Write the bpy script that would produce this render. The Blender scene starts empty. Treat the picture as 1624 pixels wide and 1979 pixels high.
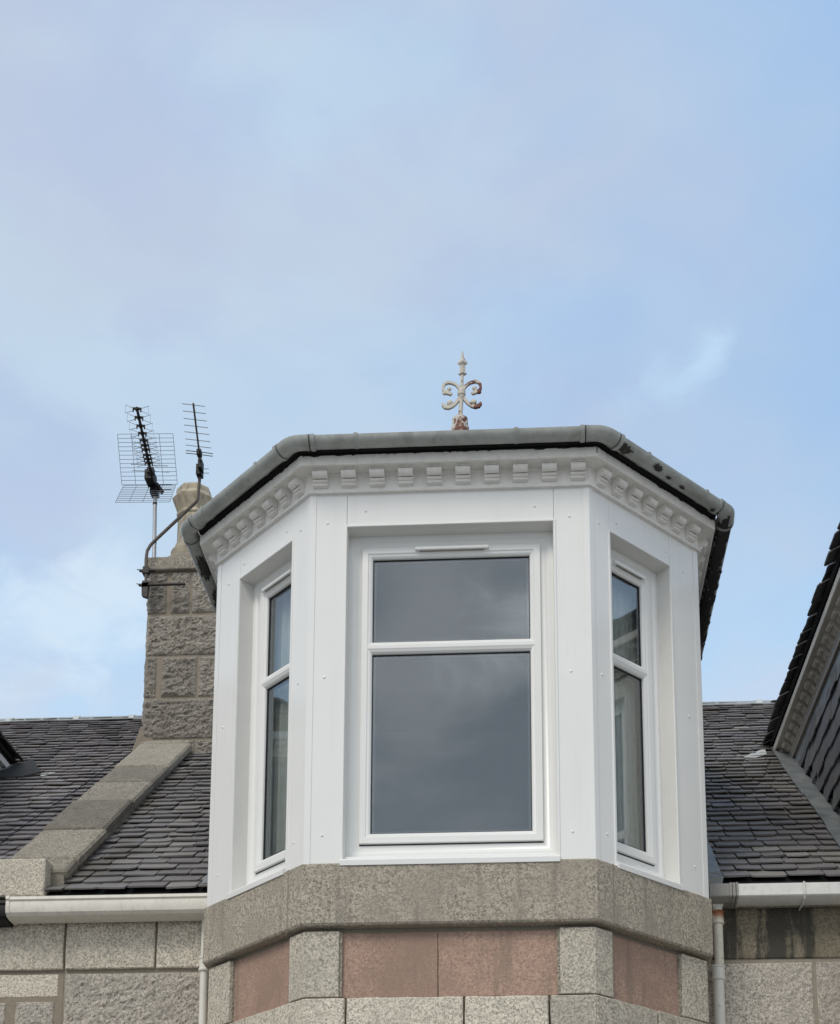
import bpy, math, random
from mathutils import Vector, Matrix, noise
R = math.radians
random.seed(7)
S = bpy.context.scene
C = S.collection

# ------------------------------------------------------------------ camera
F, CX, CY = 2784.5, 899.013, 2166.243          # focal length and principal point, photo pixels (1624 x 1979)
PITCH, YAW, ROLL = 0.1822, 0.04818, -0.00171
CAM = Vector((0.44654, -7.4849, -2.82548))
cam_d = bpy.data.cameras.new('camera'); cam = bpy.data.objects.new('camera', cam_d); C.objects.link(cam)
r0 = Vector((math.cos(YAW), math.sin(YAW), 0)); f0 = Vector((-math.sin(YAW), math.cos(YAW), 0)); up0 = Vector((0, 0, 1))
fw = math.cos(PITCH)*f0 + math.sin(PITCH)*up0; upv = -math.sin(PITCH)*f0 + math.cos(PITCH)*up0
rv = math.cos(ROLL)*r0 + math.sin(ROLL)*upv; uv = -math.sin(ROLL)*r0 + math.cos(ROLL)*upv
M = Matrix((( rv.x, uv.x, -fw.x, CAM.x), (rv.y, uv.y, -fw.y, CAM.y), (rv.z, uv.z, -fw.z, CAM.z), (0, 0, 0, 1)))
cam.matrix_world = M
cam_d.sensor_fit = 'HORIZONTAL'; cam_d.sensor_width = 36
cam_d.lens = F/1624*36*(1624/1979)/(840/1024)*1.0
# the render's height follows its width: keep the vertical scale of the photograph
cam_d.lens = F/1979*36*(1024/840)
k = 1979/1024*840
cam_d.shift_x = (1624/2-CX)/k; cam_d.shift_y = (CY-1979/2)/k
cam_d.clip_start = .05; cam_d.clip_end = 3000
S.camera = cam
S.render.resolution_x, S.render.resolution_y = 840, 1024

# ------------------------------------------------------------------ sky and sun
SUN_EL, SUN_AZ = 47, 208        # azimuth: clockwise from +Y; behind the photographer, a little to the left
def node(nt, t, **kw):
    n = nt.nodes.new(t)
    for a, v in kw.items(): setattr(n, a, v)
    return n
def mixc(nt, fac, a, b, blend='MIX'):
    n = node(nt, 'ShaderNodeMix', data_type='RGBA', blend_type=blend)
    for s, v in ((0, fac), (6, a), (7, b)):
        if hasattr(v, 'is_output'): nt.links.new(v, n.inputs[s])
        else: n.inputs[s].default_value = v if s == 0 else (*v, 1) if len(v) == 3 else v
    return n.outputs[2]
def mth(nt, op, a, b=0.0, c=0.0, clamp=False):
    n = node(nt, 'ShaderNodeMath', operation=op, use_clamp=clamp)
    for i, v in enumerate((a, b, c)):
        if hasattr(v, 'is_output'): nt.links.new(v, n.inputs[i])
        else: n.inputs[i].default_value = v
    return n.outputs[0]
def mrange(nt, v, a, b, c=0., d=1., smooth=True):
    n = node(nt, 'ShaderNodeMapRange', interpolation_type='SMOOTHSTEP' if smooth else 'LINEAR')
    nt.links.new(v, n.inputs[0])
    for i, x in enumerate((a, b, c, d)): n.inputs[i+1].default_value = x
    return n.outputs[0]
W = bpy.data.worlds.new('World'); S.world = W; W.use_nodes = True
nt = W.node_tree; nt.nodes.clear()
sky = node(nt, 'ShaderNodeTexSky', sky_type='NISHITA', sun_disc=False, sun_elevation=R(SUN_EL), sun_rotation=R(SUN_AZ), altitude=50, air_density=1.0, dust_density=1.0, ozone_density=1.6)
tc = node(nt, 'ShaderNodeTexCoord')
sep = node(nt, 'ShaderNodeSeparateXYZ'); nt.links.new(tc.outputs['Generated'], sep.inputs[0])
mp = node(nt, 'ShaderNodeMapping'); mp.inputs['Scale'].default_value = (1, 1, 1.7); mp.inputs['Location'].default_value = (3.1, .7, 1.9); mp.inputs['Rotation'].default_value = (0, R(-30), 0)
nt.links.new(tc.outputs['Generated'], mp.inputs[0])
def wnoise(scale, detail, rough, dist=0):
    n = node(nt, 'ShaderNodeTexNoise'); n.inputs['Scale'].default_value = scale; n.inputs['Detail'].default_value = detail
    n.inputs['Roughness'].default_value = rough; n.inputs['Distortion'].default_value = dist
    nt.links.new(mp.outputs[0], n.inputs['Vector']); return n.outputs[0]
n1 = wnoise(3.0, 4, .45, .3); n2 = wnoise(9, 5, .5, .4); n3 = wnoise(1.3, 2, .5)
# thick cloud to the left, thinning to blue on the right
lean = mth(nt, 'MULTIPLY', sep.outputs[0], -2.5)
cov = mth(nt, 'ADD', mth(nt, 'ADD', lean, .62), mth(nt, 'ADD', mth(nt, 'MULTIPLY', mth(nt, 'SUBTRACT', n1, .5), 1.9), mth(nt, 'MULTIPLY', mth(nt, 'SUBTRACT', n2, .5), .5)))
back = mrange(nt, sep.outputs[1], .25, -.35)      # thicker, more even cloud behind the photographer
cov = mth(nt, 'MAXIMUM', mrange(nt, cov, .0, 1.0, .12, 1.0), back)
n4 = wnoise(5.5, 5, .52, .35)
cloud = mixc(nt, mrange(nt, n4, .38, .60), (4.65, 5.75, 7.85), (5.4, 6.8, 8.3))
cloud = mixc(nt, mth(nt, 'MULTIPLY', mrange(nt, n1, .38, .58), .6), cloud, (5.45, 6.15, 7.4))
blue = mixc(nt, .85, sky.outputs[0], (3.95, 6.15, 9.3))
col = mixc(nt, cov, blue, cloud)
# brighter, paler air low down, with torn cloud in it
low = mrange(nt, sep.outputs[2], .40, .60, 1, 0)
lowc = mixc(nt, mrange(nt, wnoise(8, 5, .55, .5), .40, .62), (5.0, 7.3, 9.7), (6.1, 7.2, 8.7))
col = mixc(nt, mth(nt, 'MULTIPLY', low, .85), col, lowc)
# one torn bright wisp to the right above the roofline, and a pale bank low on the left
def puff(c, ax, sx, sz, colr, amt):
    vs = node(nt, 'ShaderNodeVectorMath', operation='SUBTRACT'); nt.links.new(tc.outputs['Generated'], vs.inputs[0]); vs.inputs[1].default_value = c
    rt = node(nt, 'ShaderNodeVectorRotate', rotation_type='Y_AXIS'); nt.links.new(vs.outputs[0], rt.inputs[0]); rt.inputs['Angle'].default_value = R(ax)
    sc = node(nt, 'ShaderNodeVectorMath', operation='MULTIPLY'); nt.links.new(rt.outputs[0], sc.inputs[0]); sc.inputs[1].default_value = (1/sx, 6, 1/sz)
    ln = node(nt, 'ShaderNodeVectorMath', operation='LENGTH'); nt.links.new(sc.outputs[0], ln.inputs[0])
    d = mth(nt, 'ADD', ln.outputs['Value'], mth(nt, 'MULTIPLY', mth(nt, 'SUBTRACT', wnoise(16, 5, .6, .6), .5), 3.2))
    return mixc(nt, mth(nt, 'MULTIPLY', mrange(nt, d, 1.25, .0), amt), col, colr)
col = puff((.112, .7818, .613), 35, .022, .012, (6.0, 8.1, 9.9), .5)
col = puff((.088, .791, .603), 5, .030, .012, (5.6, 7.7, 9.8), .4)
col = puff((-.30, .83, .478), 8, .085, .035, (6.9, 8.3, 9.6), .75)
backc = mixc(nt, mrange(nt, wnoise(6, 5, .5, .4), .38, .62), (6.2, 6.95, 7.7), (9.4, 9.8, 10.2))
col = mixc(nt, back, col, backc)
col = puff((.01, -.870, .495), 25, .060, .030, (14.5, 15.2, 15.4), .8)
bg = node(nt, 'ShaderNodeBackground'); nt.links.new(col, bg.inputs[0]); bg.inputs[1].default_value = .1
wo = node(nt, 'ShaderNodeOutputWorld'); nt.links.new(bg.outputs[0], wo.inputs[0])
sd = bpy.data.lights.new('sun', 'SUN'); sd.energy = 1.55; sd.angle = R(20); sd.color = (1, .93, .82)
sun = bpy.data.objects.new('sun', sd); C.objects.link(sun)
az = R(SUN_AZ); sdir = Vector((math.sin(az)*math.cos(R(SUN_EL)), math.cos(az)*math.cos(R(SUN_EL)), math.sin(R(SUN_EL))))
sun.rotation_euler = (-sdir).to_track_quat('-Z', 'Y').to_euler()
S.view_settings.view_transform = 'Standard'; S.view_settings.look = 'None'; S.view_settings.exposure = 0; S.view_settings.gamma = 1
S.view_settings.use_curve_mapping = False
S.render.engine = 'CYCLES'

# ------------------------------------------------------------------ materials
def mat(name, build):
    m = bpy.data.materials.new(name); m.use_nodes = True; t = m.node_tree
    b = t.nodes['Principled BSDF']; build(t, b); return m
def tnoise(t, scale, detail=4, rough=.5, dist=0, stretch=None, seed=0):
    tcn = node(t, 'ShaderNodeTexCoord'); v = tcn.outputs['Object']
    mpn = node(t, 'ShaderNodeMapping'); mpn.inputs['Location'].default_value = (seed*3.7, seed*1.3, seed*2.1)
    if stretch: mpn.inputs['Scale'].default_value = stretch
    t.links.new(v, mpn.inputs[0]); v = mpn.outputs[0]
    n = node(t, 'ShaderNodeTexNoise'); n.inputs['Scale'].default_value = scale; n.inputs['Detail'].default_value = detail
    n.inputs['Roughness'].default_value = rough; n.inputs['Distortion'].default_value = dist
    t.links.new(v, n.inputs['Vector']); return n.outputs[0]
def tvor(t, scale, seed=0):
    tcn = node(t, 'ShaderNodeTexCoord'); n = node(t, 'ShaderNodeTexVoronoi'); n.inputs['Scale'].default_value = scale
    t.links.new(tcn.outputs['Object'], n.inputs['Vector']); return n
def bump(t, b, h, strength, dist):
    n = node(t, 'ShaderNodeBump'); n.inputs['Strength'].default_value = strength; n.inputs['Distance'].default_value = dist
    t.links.new(h, n.inputs['Height']); t.links.new(n.outputs[0], b.inputs['Normal'])
def island(t):
    return node(t, 'ShaderNodeNewGeometry').outputs['Random Per Island']
def granite(base, dark, speck, rough_amt=.006, stain=.5, streak=None, isl=.38, gain=1.0):
    def f(t, b):
        big = tnoise(t, 2.3, 5, .6); mid = tnoise(t, 72, 5, .8, .7); fine = tnoise(t, 150, 3, .7)
        st = tnoise(t, 3.5, 4, .6, 0, (4, 4, .45), 2)
        c = mixc(t, mrange(t, mid, .42, .56), tuple(x*.7 for x in dark), base)
        c = mixc(t, mth(t, 'MULTIPLY', mrange(t, fine, .55, .70), .75), c, speck)
        c = mixc(t, mth(t, 'MULTIPLY', mrange(t, big, .42, .68), stain), c, tuple(x*.62 for x in base), 'MIX')
        c = mixc(t, mth(t, 'MULTIPLY', mrange(t, st, .5, .72), stain*.8), c, streak or tuple(x*.42 for x in base))
        g = mth(t, 'ADD', mth(t, 'MULTIPLY', island(t), isl), 1-isl/2)
        cb = node(t, 'ShaderNodeCombineColor')
        for i in range(3): t.links.new(g, cb.inputs[i])
        c = mixc(t, 1.0, c, cb.outputs[0], 'MULTIPLY')
        if gain != 1.0:
            c = mixc(t, 1.0, c, (gain, gain, gain), 'MULTIPLY')
        t.links.new(c, b.inputs['Base Color']); b.inputs['Roughness'].default_value = .85
        h = mth(t, 'ADD', mid, mth(t, 'MULTIPLY', fine, .5))
        bump(t, b, h, 1, rough_amt)
    return f
MT = {}
MT['granite'] = mat('grey_dressed_granite', granite((.45, .40, .33), (.235, .205, .165), (.62, .58, .51), .009, .75, gain=1.46))
MT['granite_light'] = mat('pale_dressed_granite', granite((.52, .475, .40), (.29, .262, .215), (.70, .66, .59), .009, .35, gain=1.58))
MT['granite_rough'] = mat('rock_faced_granite', granite((.49, .45, .395), (.25, .225, .195), (.69, .65, .60), .012, .4, gain=1.42))
MT['granite_pink'] = mat('pink_granite', granite((.335, .228, .178), (.285, .188, .146), (.44, .33, .27), .003, .75, (.14, .11, .085), gain=1.36))
MT['granite_dark'] = mat('sooty_granite', granite((.285, .258, .212), (.135, .12, .097), (.44, .40, .35), .012, .85, None, .6, gain=1.72))
MT['chimney_stone'] = mat('chimney_rock_faced_granite', granite((.34, .31, .27), (.165, .148, .125), (.52, .49, .44), .014, .5, (.11, .075, .05), gain=1.45))
def stained(t, b):
    granite((.27, .235, .17), (.17, .145, .105), (.40, .36, .29), .006, .6, gain=1.35)(t, b)
    src = b.inputs['Base Color'].links[0].from_socket
    s1 = tnoise(t, 2.4, 5, .65, 0, (3.0, 1, .30), 9)
    s2 = tnoise(t, 26, 4, .6, 0, None, 4)
    f = mrange(t, mth(t, 'ADD', s1, mth(t, 'MULTIPLY', s2, .18)), .54, .66)
    t.links.new(mixc(t, mth(t, 'MULTIPLY', f, .85), src, (.035, .034, .030)), b.inputs['Base Color'])
MT['granite_stained'] = mat('black_streaked_granite', stained)
def mortar(t, b):
    n = tnoise(t, 40, 4, .6); c = mixc(t, n, (.19, .16, .125), (.33, .285, .225))
    t.links.new(c, b.inputs['Base Color']); b.inputs['Roughness'].default_value = .95; bump(t, b, n, .8, .004)
MT['mortar'] = mat('tan_lime_mortar', mortar)
def dmortar(t, b):
    n = tnoise(t, 40, 4, .6); c = mixc(t, n, (.21, .185, .15), (.36, .32, .26))
    t.links.new(c, b.inputs['Base Color']); b.inputs['Roughness'].default_value = .95; bump(t, b, n, .8, .004)
MT['mortar_dark'] = mat('grey_mortar', dmortar)
def slate(tint, moss):
    def f(t, b):
        i = island(t)
        cr = node(t, 'ShaderNodeValToRGB'); t.links.new(i, cr.inputs[0])
        e = cr.color_ramp.elements; e[0].color = (.085, .079, .078, 1); e[1].color = (.125, .118, .112, 1)
        for p, c in ((.25, (.104, .098, .099, 1)), (.55, (.084, .080, .081, 1)), (.8, (.126, .119, .113, 1))):
            x = e.new(p); x.color = c
        n = tnoise(t, 9, 5, .65, .3); big = tnoise(t, .9, 4, .6, 0, None, 3); sp = tnoise(t, 70, 3, .6)
        c = mixc(t, mth(t, 'MULTIPLY', mrange(t, n, .5, .75), .4), cr.outputs[0], (.14, .13, .12))
        c = mixc(t, mth(t, 'MULTIPLY', mrange(t, big, .5, .66), moss), c, (.052, .047, .032))
        c = mixc(t, mth(t, 'MULTIPLY', mrange(t, sp, .64, .74), .5), c, (.27, .26, .23))
        c = mixc(t, mth(t, 'MULTIPLY', mrange(t, i, .955, .97), .45), c, (.17, .17, .165))
        c = mixc(t, 1.0, c, tint, 'MULTIPLY')
        t.links.new(c, b.inputs['Base Color'])
        t.links.new(mrange(t, n, .3, .7, .5, .72), b.inputs['Roughness'])
        bump(t, b, mth(t, 'ADD', n, mth(t, 'MULTIPLY', tnoise(t, 45, 3), .4)), .9, .006)
    return f
MT['slate'] = mat('blue_grey_slate', slate((1.72, 1.66, 1.68), .3))
MT['slate_moss'] = mat('weathered_brownish_slate', slate((1.75, 1.74, 1.74), .75))
MT['slate_cheek'] = mat('slate_hanging', slate((1.2, 1.26, 1.34), .3))
def plain(c, r, var=.12, spec=.5, bsc=0, metal=0, scale=6, coat=0):
    def f(t, b):
        n = tnoise(t, scale, 5, .6)
        t.links.new(mixc(t, mrange(t, n, .3, .7), tuple(x*(1-var) for x in c), c), b.inputs['Base Color'])
        b.inputs['Roughness'].default_value = r; b.inputs['Specular IOR Level'].default_value = spec; b.inputs['Metallic'].default_value = metal
        b.inputs['Coat Weight'].default_value = coat; b.inputs['Coat Roughness'].default_value = .06
        if bsc: bump(t, b, tnoise(t, 30, 4), 1, bsc)
    return f
def upvc(t, b):
    n = tnoise(t, 2.2, 4, .55); st = tnoise(t, 7, 3, .5, 0, (3, 3, .25), 5)
    c = mixc(t, mrange(t, n, .3, .7), (.80, .805, .795), (.83, .83, .825))
    c = mixc(t, mth(t, 'MULTIPLY', mrange(t, st, .52, .75), .09), c, (.58, .57, .52))
    t.links.new(c, b.inputs['Base Color']); b.inputs['Roughness'].default_value = .16
    bump(t, b, tnoise(t, 1.7, 2, .4), .12, .006)
MT['upvc'] = mat('white_gloss_cladding', upvc)
MT['reveal'] = mat('matt_white_board', plain((.74, .735, .71), .5, .04, spec=.25))
MT['upvc_frame'] = mat('white_window_plastic', plain((.81, .815, .805), .28, .02))
def oldpaint(base, dirt, amt):
    def f(t, b):
        n = tnoise(t, 11, 6, .65); s = tnoise(t, 32, 4, .6, 0, (1, 1, .6), 3)
        c = mixc(t, mrange(t, n, .3, .7), tuple(x*.9 for x in base), base)
        c = mixc(t, mth(t, 'MULTIPLY', mrange(t, s, .5, .72), amt), c, dirt)
        t.links.new(c, b.inputs['Base Color']); b.inputs['Roughness'].default_value = .55
        bump(t, b, n, .5, .003)
    return f
MT['old_white'] = mat('aged_white_paint', oldpaint((.86, .845, .815), (.60, .57, .51), .35))
MT['old_white_dark'] = mat('grimy_cream_paint', oldpaint((.60, .565, .50), (.32, .29, .24), .5))
MT['face_board'] = mat('weathered_board', oldpaint((.30, .27, .23), (.14, .12, .10), .6))
def pvc_gutter(t, b):
    n = tnoise(t, 14, 6, .7, .4); m = tnoise(t, 4.2, 5, .7, .2, None, 6)
    c = mixc(t, mrange(t, n, .3, .7), (.33, .345, .33), (.43, .45, .43))
    c = mixc(t, mth(t, 'MULTIPLY', mrange(t, m, .45, .6), .4), c, (.20, .205, .19))
    t.links.new(c, b.inputs['Base Color']); b.inputs['Roughness'].default_value = .28
MT['gutter'] = mat('weathered_grey_gutter', pvc_gutter)
MT['gutter_dark'] = mat('gutter_flake_and_shade_black', plain((.035, .033, .03), .6, .4, bsc=.004, scale=40))
MT['gutter_white'] = mat('dirty_white_gutter', oldpaint((.74, .74, .72), (.48, .46, .41), .35))
MT['gutter_cream'] = mat('cream_cast_gutter', oldpaint((.74, .71, .64), (.46, .42, .34), .35))
MT['gutter_grey'] = mat('grey_outlet', oldpaint((.30, .29, .27), (.18, .17, .15), .5))
def rustpipe(t, b):
    n = tnoise(t, 9, 6, .7, .3); m = tnoise(t, 28, 5, .7)
    tcn = node(t, 'ShaderNodeTexCoord'); sp = node(t, 'ShaderNodeSeparateXYZ'); t.links.new(tcn.outputs['Object'], sp.inputs[0])
    # iron joints rust: bands at the collar and a flaked strip
    band = mth(t, 'MULTIPLY', mrange(t, sp.outputs[2], -.03, .02), mrange(t, sp.outputs[2], .08, .06))
    c = mixc(t, mrange(t, m, .3, .7), (.70, .655, .55), (.78, .745, .65))
    c = mixc(t, mth(t, 'MULTIPLY', band, mrange(t, n, .38, .5)), c, (.34, .13, .045))
    c = mixc(t, mth(t, 'MULTIPLY', mrange(t, n, .63, .66), .85), c, (.30, .32, .27))
    t.links.new(c, b.inputs['Base Color']); b.inputs['Roughness'].default_value = .5
MT['pipe_old'] = mat('rusting_cream_iron', rustpipe)
MT['rust'] = mat('rusty_iron', plain((.36, .15, .06), .8, .5, bsc=.003, scale=22))
MT['pipe'] = mat('white_plastic_pipe', plain((.78, .765, .71), .35, .06))
MT['black'] = mat('black_timber_and_tar', plain((.012, .012, .013), .8, .3))
MT['black_pvc'] = mat('black_plastic', plain((.008, .008, .009), .55, .2, spec=.3))
MT['gasket'] = mat('black_rubber_gasket', plain((.012, .012, .016), .5, .1))
MT['spacer'] = mat('dull_spacer_bar', plain((.09, .09, .10), .5, .1))
def leadf(t, b):
    n = tnoise(t, 6, 6, .6, .5); s = tnoise(t, 50, 3)
    c = mixc(t, mrange(t, n, .3, .7), (.15, .165, .175), (.25, .265, .27))
    t.links.new(c, b.inputs['Base Color']); b.inputs['Roughness'].default_value = .5; b.inputs['Metallic'].default_value = .25
    bump(t, b, n, .8, .012)
MT['lead'] = mat('grey_sheet_lead', leadf)
MT['zinc'] = mat('pale_ridge_metal', plain((.36, .38, .37), .5, .2, metal=.2, bsc=.003))
MT['strap'] = mat('pale_strap', plain((.55, .56, .54), .5, .2))
def potf(t, b):
    n = tnoise(t, 7, 6, .65, .3); s = tnoise(t, 18, 5, .6, 0, (1, 1, .25), 4)
    c = mixc(t, mrange(t, n, .3, .7), (.39, .335, .245), (.52, .46, .35))
    c = mixc(t, mth(t, 'MULTIPLY', mrange(t, s, .46, .62), .6), c, (.20, .17, .125))
    t.links.new(c, b.inputs['Base Color']); b.inputs['Roughness'].default_value = .7; bump(t, b, n, .5, .006)
MT['pot'] = mat('buff_fireclay', potf)
MT['alu'] = mat('grey_aluminium', plain((.42, .43, .45), .4, .15, metal=.7))
MT['wire'] = mat('thin_aluminium_wire', plain((.26, .29, .33), .5, .1, metal=.2))
MT['mast_brown'] = mat('rusting_mast', plain((.13, .105, .09), .6, .4, scale=15))
def ironf(t, b):
    n = tnoise(t, 16, 6, .7, .4); tcn = node(t, 'ShaderNodeTexCoord'); sp = node(t, 'ShaderNodeSeparateXYZ'); t.links.new(tcn.outputs['Object'], sp.inputs[0])
    lowz = mrange(t, sp.outputs[2], 3.90, 3.99, .14, 0)
    f = mrange(t, mth(t, 'ADD', mth(t, 'ADD', n, lowz), mth(t, 'MULTIPLY', sp.outputs[0], 1.3)), .60, .65)
    c = mixc(t, f, (.56, .525, .46), (.13, .035, .02))
    t.links.new(c, b.inputs['Base Color']); b.inputs['Roughness'].default_value = .6; bump(t, b, n, .6, .004)
MT['iron'] = mat('flaking_cream_painted_iron', ironf)
MT['room'] = mat('dim_room_paint', plain((.30, .29, .27), .8, .1))
MT['curtain'] = mat('grey_curtain_cloth', plain((.80, .79, .75), .9, .10, scale=20))
MT['ground'] = mat('street_ground', plain((.29, .28, .26), .9, .3, scale=1))
def glassf(t, b):
    t.nodes.remove(b); out = t.nodes['Material Output']
    tr = node(t, 'ShaderNodeBsdfTransparent'); tr.inputs[0].default_value = (.84, .87, .87, 1)
    gl = node(t, 'ShaderNodeBsdfGlossy'); gl.inputs['Roughness'].default_value = .004; gl.inputs[0].default_value = (.91, .95, 1, 1)
    lw = node(t, 'ShaderNodeLayerWeight'); lw.inputs[0].default_value = .5
    fac = mth(t, 'ADD', mth(t, 'MULTIPLY', mth(t, 'POWER', lw.outputs['Facing'], 5), .6), .135)
    n = tnoise(t, 1.3, 2, .4); bp = node(t, 'ShaderNodeBump'); bp.inputs['Strength'].default_value = .08; bp.inputs['Distance'].default_value = .01
    t.links.new(n, bp.inputs['Height']); t.links.new(bp.outputs[0], gl.inputs['Normal'])
    mx = node(t, 'ShaderNodeMixShader'); t.links.new(fac, mx.inputs[0]); t.links.new(tr.outputs[0], mx.inputs[1]); t.links.new(gl.outputs[0], mx.inputs[2])
    t.links.new(mx.outputs[0], out.inputs[0])
MT['glass'] = mat('double_glazing', glassf)

# ------------------------------------------------------------------ mesh helpers
class MB:
    def __init__(s): s.v = []; s.f = []
    def add(s, vs, fs):
        o = len(s.v); s.v += [tuple(x) for x in vs]; s.f += [tuple(i+o for i in f) for f in fs]
    def box(s, a, b):
        x0, y0, z0 = a; x1, y1, z1 = b
        s.add([(x0,y0,z0),(x1,y0,z0),(x1,y1,z0),(x0,y1,z0),(x0,y0,z1),(x1,y0,z1),(x1,y1,z1),(x0,y1,z1)],
              [(0,3,2,1),(4,5,6,7),(0,1,5,4),(1,2,6,5),(2,3,7,6),(3,0,4,7)])
    def hexa(s, p):   # eight corners: bottom 4, top 4
        s.add(p, [(0,3,2,1),(4,5,6,7),(0,1,5,4),(1,2,6,5),(2,3,7,6),(3,0,4,7)])
    def prism(s, pts, vec):
        n = len(pts); vec = Vector(vec); p = [Vector(a) for a in pts]
        s.add(p+[a+vec for a in p], [tuple(range(n))[::-1], tuple(range(n, 2*n))] + [(i, (i+1) % n, (i+1) % n+n, i+n) for i in range(n)])
    def rings(s, rings, closed=True, caps=True):
        n = len(rings[0]); o = len(s.v)
        for r in rings: s.v += [tuple(p) for p in r]
        for k in range(len(rings)-1):
            for i in range(n if closed else n-1):
                a = o+k*n+i; b = o+k*n+(i+1) % n
                s.f.append((a, b, b+n, a+n))
        if caps:
            s.f.append(tuple(range(o, o+n))[::-1]); s.f.append(tuple(range(o+(len(rings)-1)*n, o+len(rings)*n)))
    def tube(s, pts, rad, n=8, caps=True):
        pts = [Vector(p) for p in pts]; rs = rad if isinstance(rad, (list, tuple)) else [rad]*len(pts)
        out = []; ref = None
        for i, p in enumerate(pts):
            d = (pts[min(i+1, len(pts)-1)]-pts[max(i-1, 0)]).normalized()
            if ref is None: ref = Vector((0, 0, 1)) if abs(d.z) < .9 else Vector((0, 1, 0))
            u = d.cross(ref).normalized(); w = u.cross(d).normalized(); ref = w
            out.append([p+(u*math.cos(2*math.pi*j/n)+w*math.sin(2*math.pi*j/n))*rs[i] for j in range(n)])
        s.rings(out, True, caps)
    def lathe(s, c, prof, n=16, rot=0, lean=(0, 0)):
        c = Vector(c)
        s.rings([[c+Vector((r*math.cos(2*math.pi*j/n+rot)+lean[0]*z, r*math.sin(2*math.pi*j/n+rot)+lean[1]*z, z)) for j in range(n)] for r, z in prof])
    def ball(s, c, r, n=8, sc=(1, 1, 1)):
        c = Vector(c); rg = []
        for i in range(1, n):
            a = math.pi*i/n; rg.append([c+Vector((math.sin(a)*math.cos(2*math.pi*j/(2*n))*r*sc[0], math.sin(a)*math.sin(2*math.pi*j/(2*n))*r*sc[1], -math.cos(a)*r*sc[2])) for j in range(2*n)])
        s.rings(rg)
    def build(s, name, m, parent=None, smooth=False, bevel=0, bseg=2, angle=40):
        me = bpy.data.meshes.new(name); me.from_pydata(s.v, [], s.f); me.update()
        import bmesh
        bm = bmesh.new(); bm.from_mesh(me); bmesh.ops.recalc_face_normals(bm, faces=bm.faces); bm.to_mesh(me); bm.free()
        me.materials.append(MT[m] if isinstance(m, str) else m)
        o = bpy.data.objects.new(name, me); C.objects.link(o)
        if bevel:
            md = o.modifiers.new('bevel', 'BEVEL'); md.width = bevel; md.segments = bseg; md.limit_method = 'ANGLE'; md.angle_limit = R(35)
        if smooth:
            me.shade_smooth()
            try: me.set_sharp_from_angle(angle=R(angle))
            except Exception: pass
        if parent: attach(o, parent)
        return o
ORG = {}
def attach(o, parent):
    o.parent = parent
    b = ORG.get(parent.name, Vector((0, 0, 0)))
    o.location = Vector(o.location)-b if parent.type == 'EMPTY' else o.location
def thing(name, loc, label, cat, group=None):
    o = bpy.data.objects.new(name, None); C.objects.link(o); o.location = loc; ORG[o.name] = Vector(loc); o.empty_display_size = .2
    tag(o, label, cat, group); return o
def tag(o, label=None, cat=None, group=None, kind=None):
    for k_, v in (('label', label), ('category', cat), ('group', group), ('kind', kind)):
        if v: o[k_] = v
    return o
def dupe(src, parent, loc, rz=0, label=None):
    c = src.copy(); C.objects.link(c); c.parent = parent; c.location = loc; c.rotation_euler = (0, 0, rz)
    if label: c['label'] = label
    return c

# ------------------------------------------------------------------ the octagonal bay's geometry
HW, SD, LOB = .8, .69, .9758        # half front width, x/y run of an oblique face, its length
T8 = math.tan(math.pi/8); Q = 1/math.sqrt(2)
def octp(k, o, cx=0, yb=1.15):
    h = HW+SD
    return [(cx-h-o, yb), (cx-h-o, SD-o*T8), (cx-HW-o*T8, -o), (cx+HW+o*T8, -o), (cx+h+o, SD-o*T8), (cx+h+o, yb)][k]
def osweep(mb, prof, cx=0, yb=1.15, ks=range(6)):
    rs = []
    for k_ in ks: rs.append([(*octp(k_, o, cx, yb), z) for o, z in prof])
    mb.rings(rs)
class Face:
    def __init__(s, o, d, n, L): s.o = Vector(o); s.d = Vector(d); s.n = Vector(n); s.L = L
    def p(s, u, n, z): q = s.o+s.d*u+s.n*n; return Vector((q.x, q.y, z))
    def box(s, mb, u0, u1, n0, n1, z0, z1):
        mb.hexa([s.p(u0,n1,z0), s.p(u1,n1,z0), s.p(u1,n0,z0), s.p(u0,n0,z0), s.p(u0,n1,z1), s.p(u1,n1,z1), s.p(u1,n0,z1), s.p(u0,n0,z1)])
    def frame(s, mb, u0, u1, z0, z1, prof):
        rs = []
        for (d, n) in prof: rs.append([s.p(u0+d,n,z0+d), s.p(u1-d,n,z0+d), s.p(u1-d,n,z1-d), s.p(u0+d,n,z1-d)])
        rs.append(rs[0]); mb.rings(rs, True, False)
def faces(cx=0):
    return {'front': Face((cx-HW, 0, 0), (1, 0, 0), (0, -1, 0), 2*HW),
            'right': Face((cx+HW, 0, 0), (Q, Q, 0), (Q, -Q, 0), LOB),
            'left': Face((cx-HW-SD, SD, 0), (Q, -Q, 0), (-Q, -Q, 0), LOB),
            'side_right': Face((cx+HW+SD, SD, 0), (0, 1, 0), (1, 0, 0), 4),
            'side_left': Face((cx-HW-SD, 4+SD, 0), (0, -1, 0), (-1, 0, 0), 4)}
WALL = Face((0, 1.15, 0), (1, 0, 0), (0, -1, 0), 10)

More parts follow.
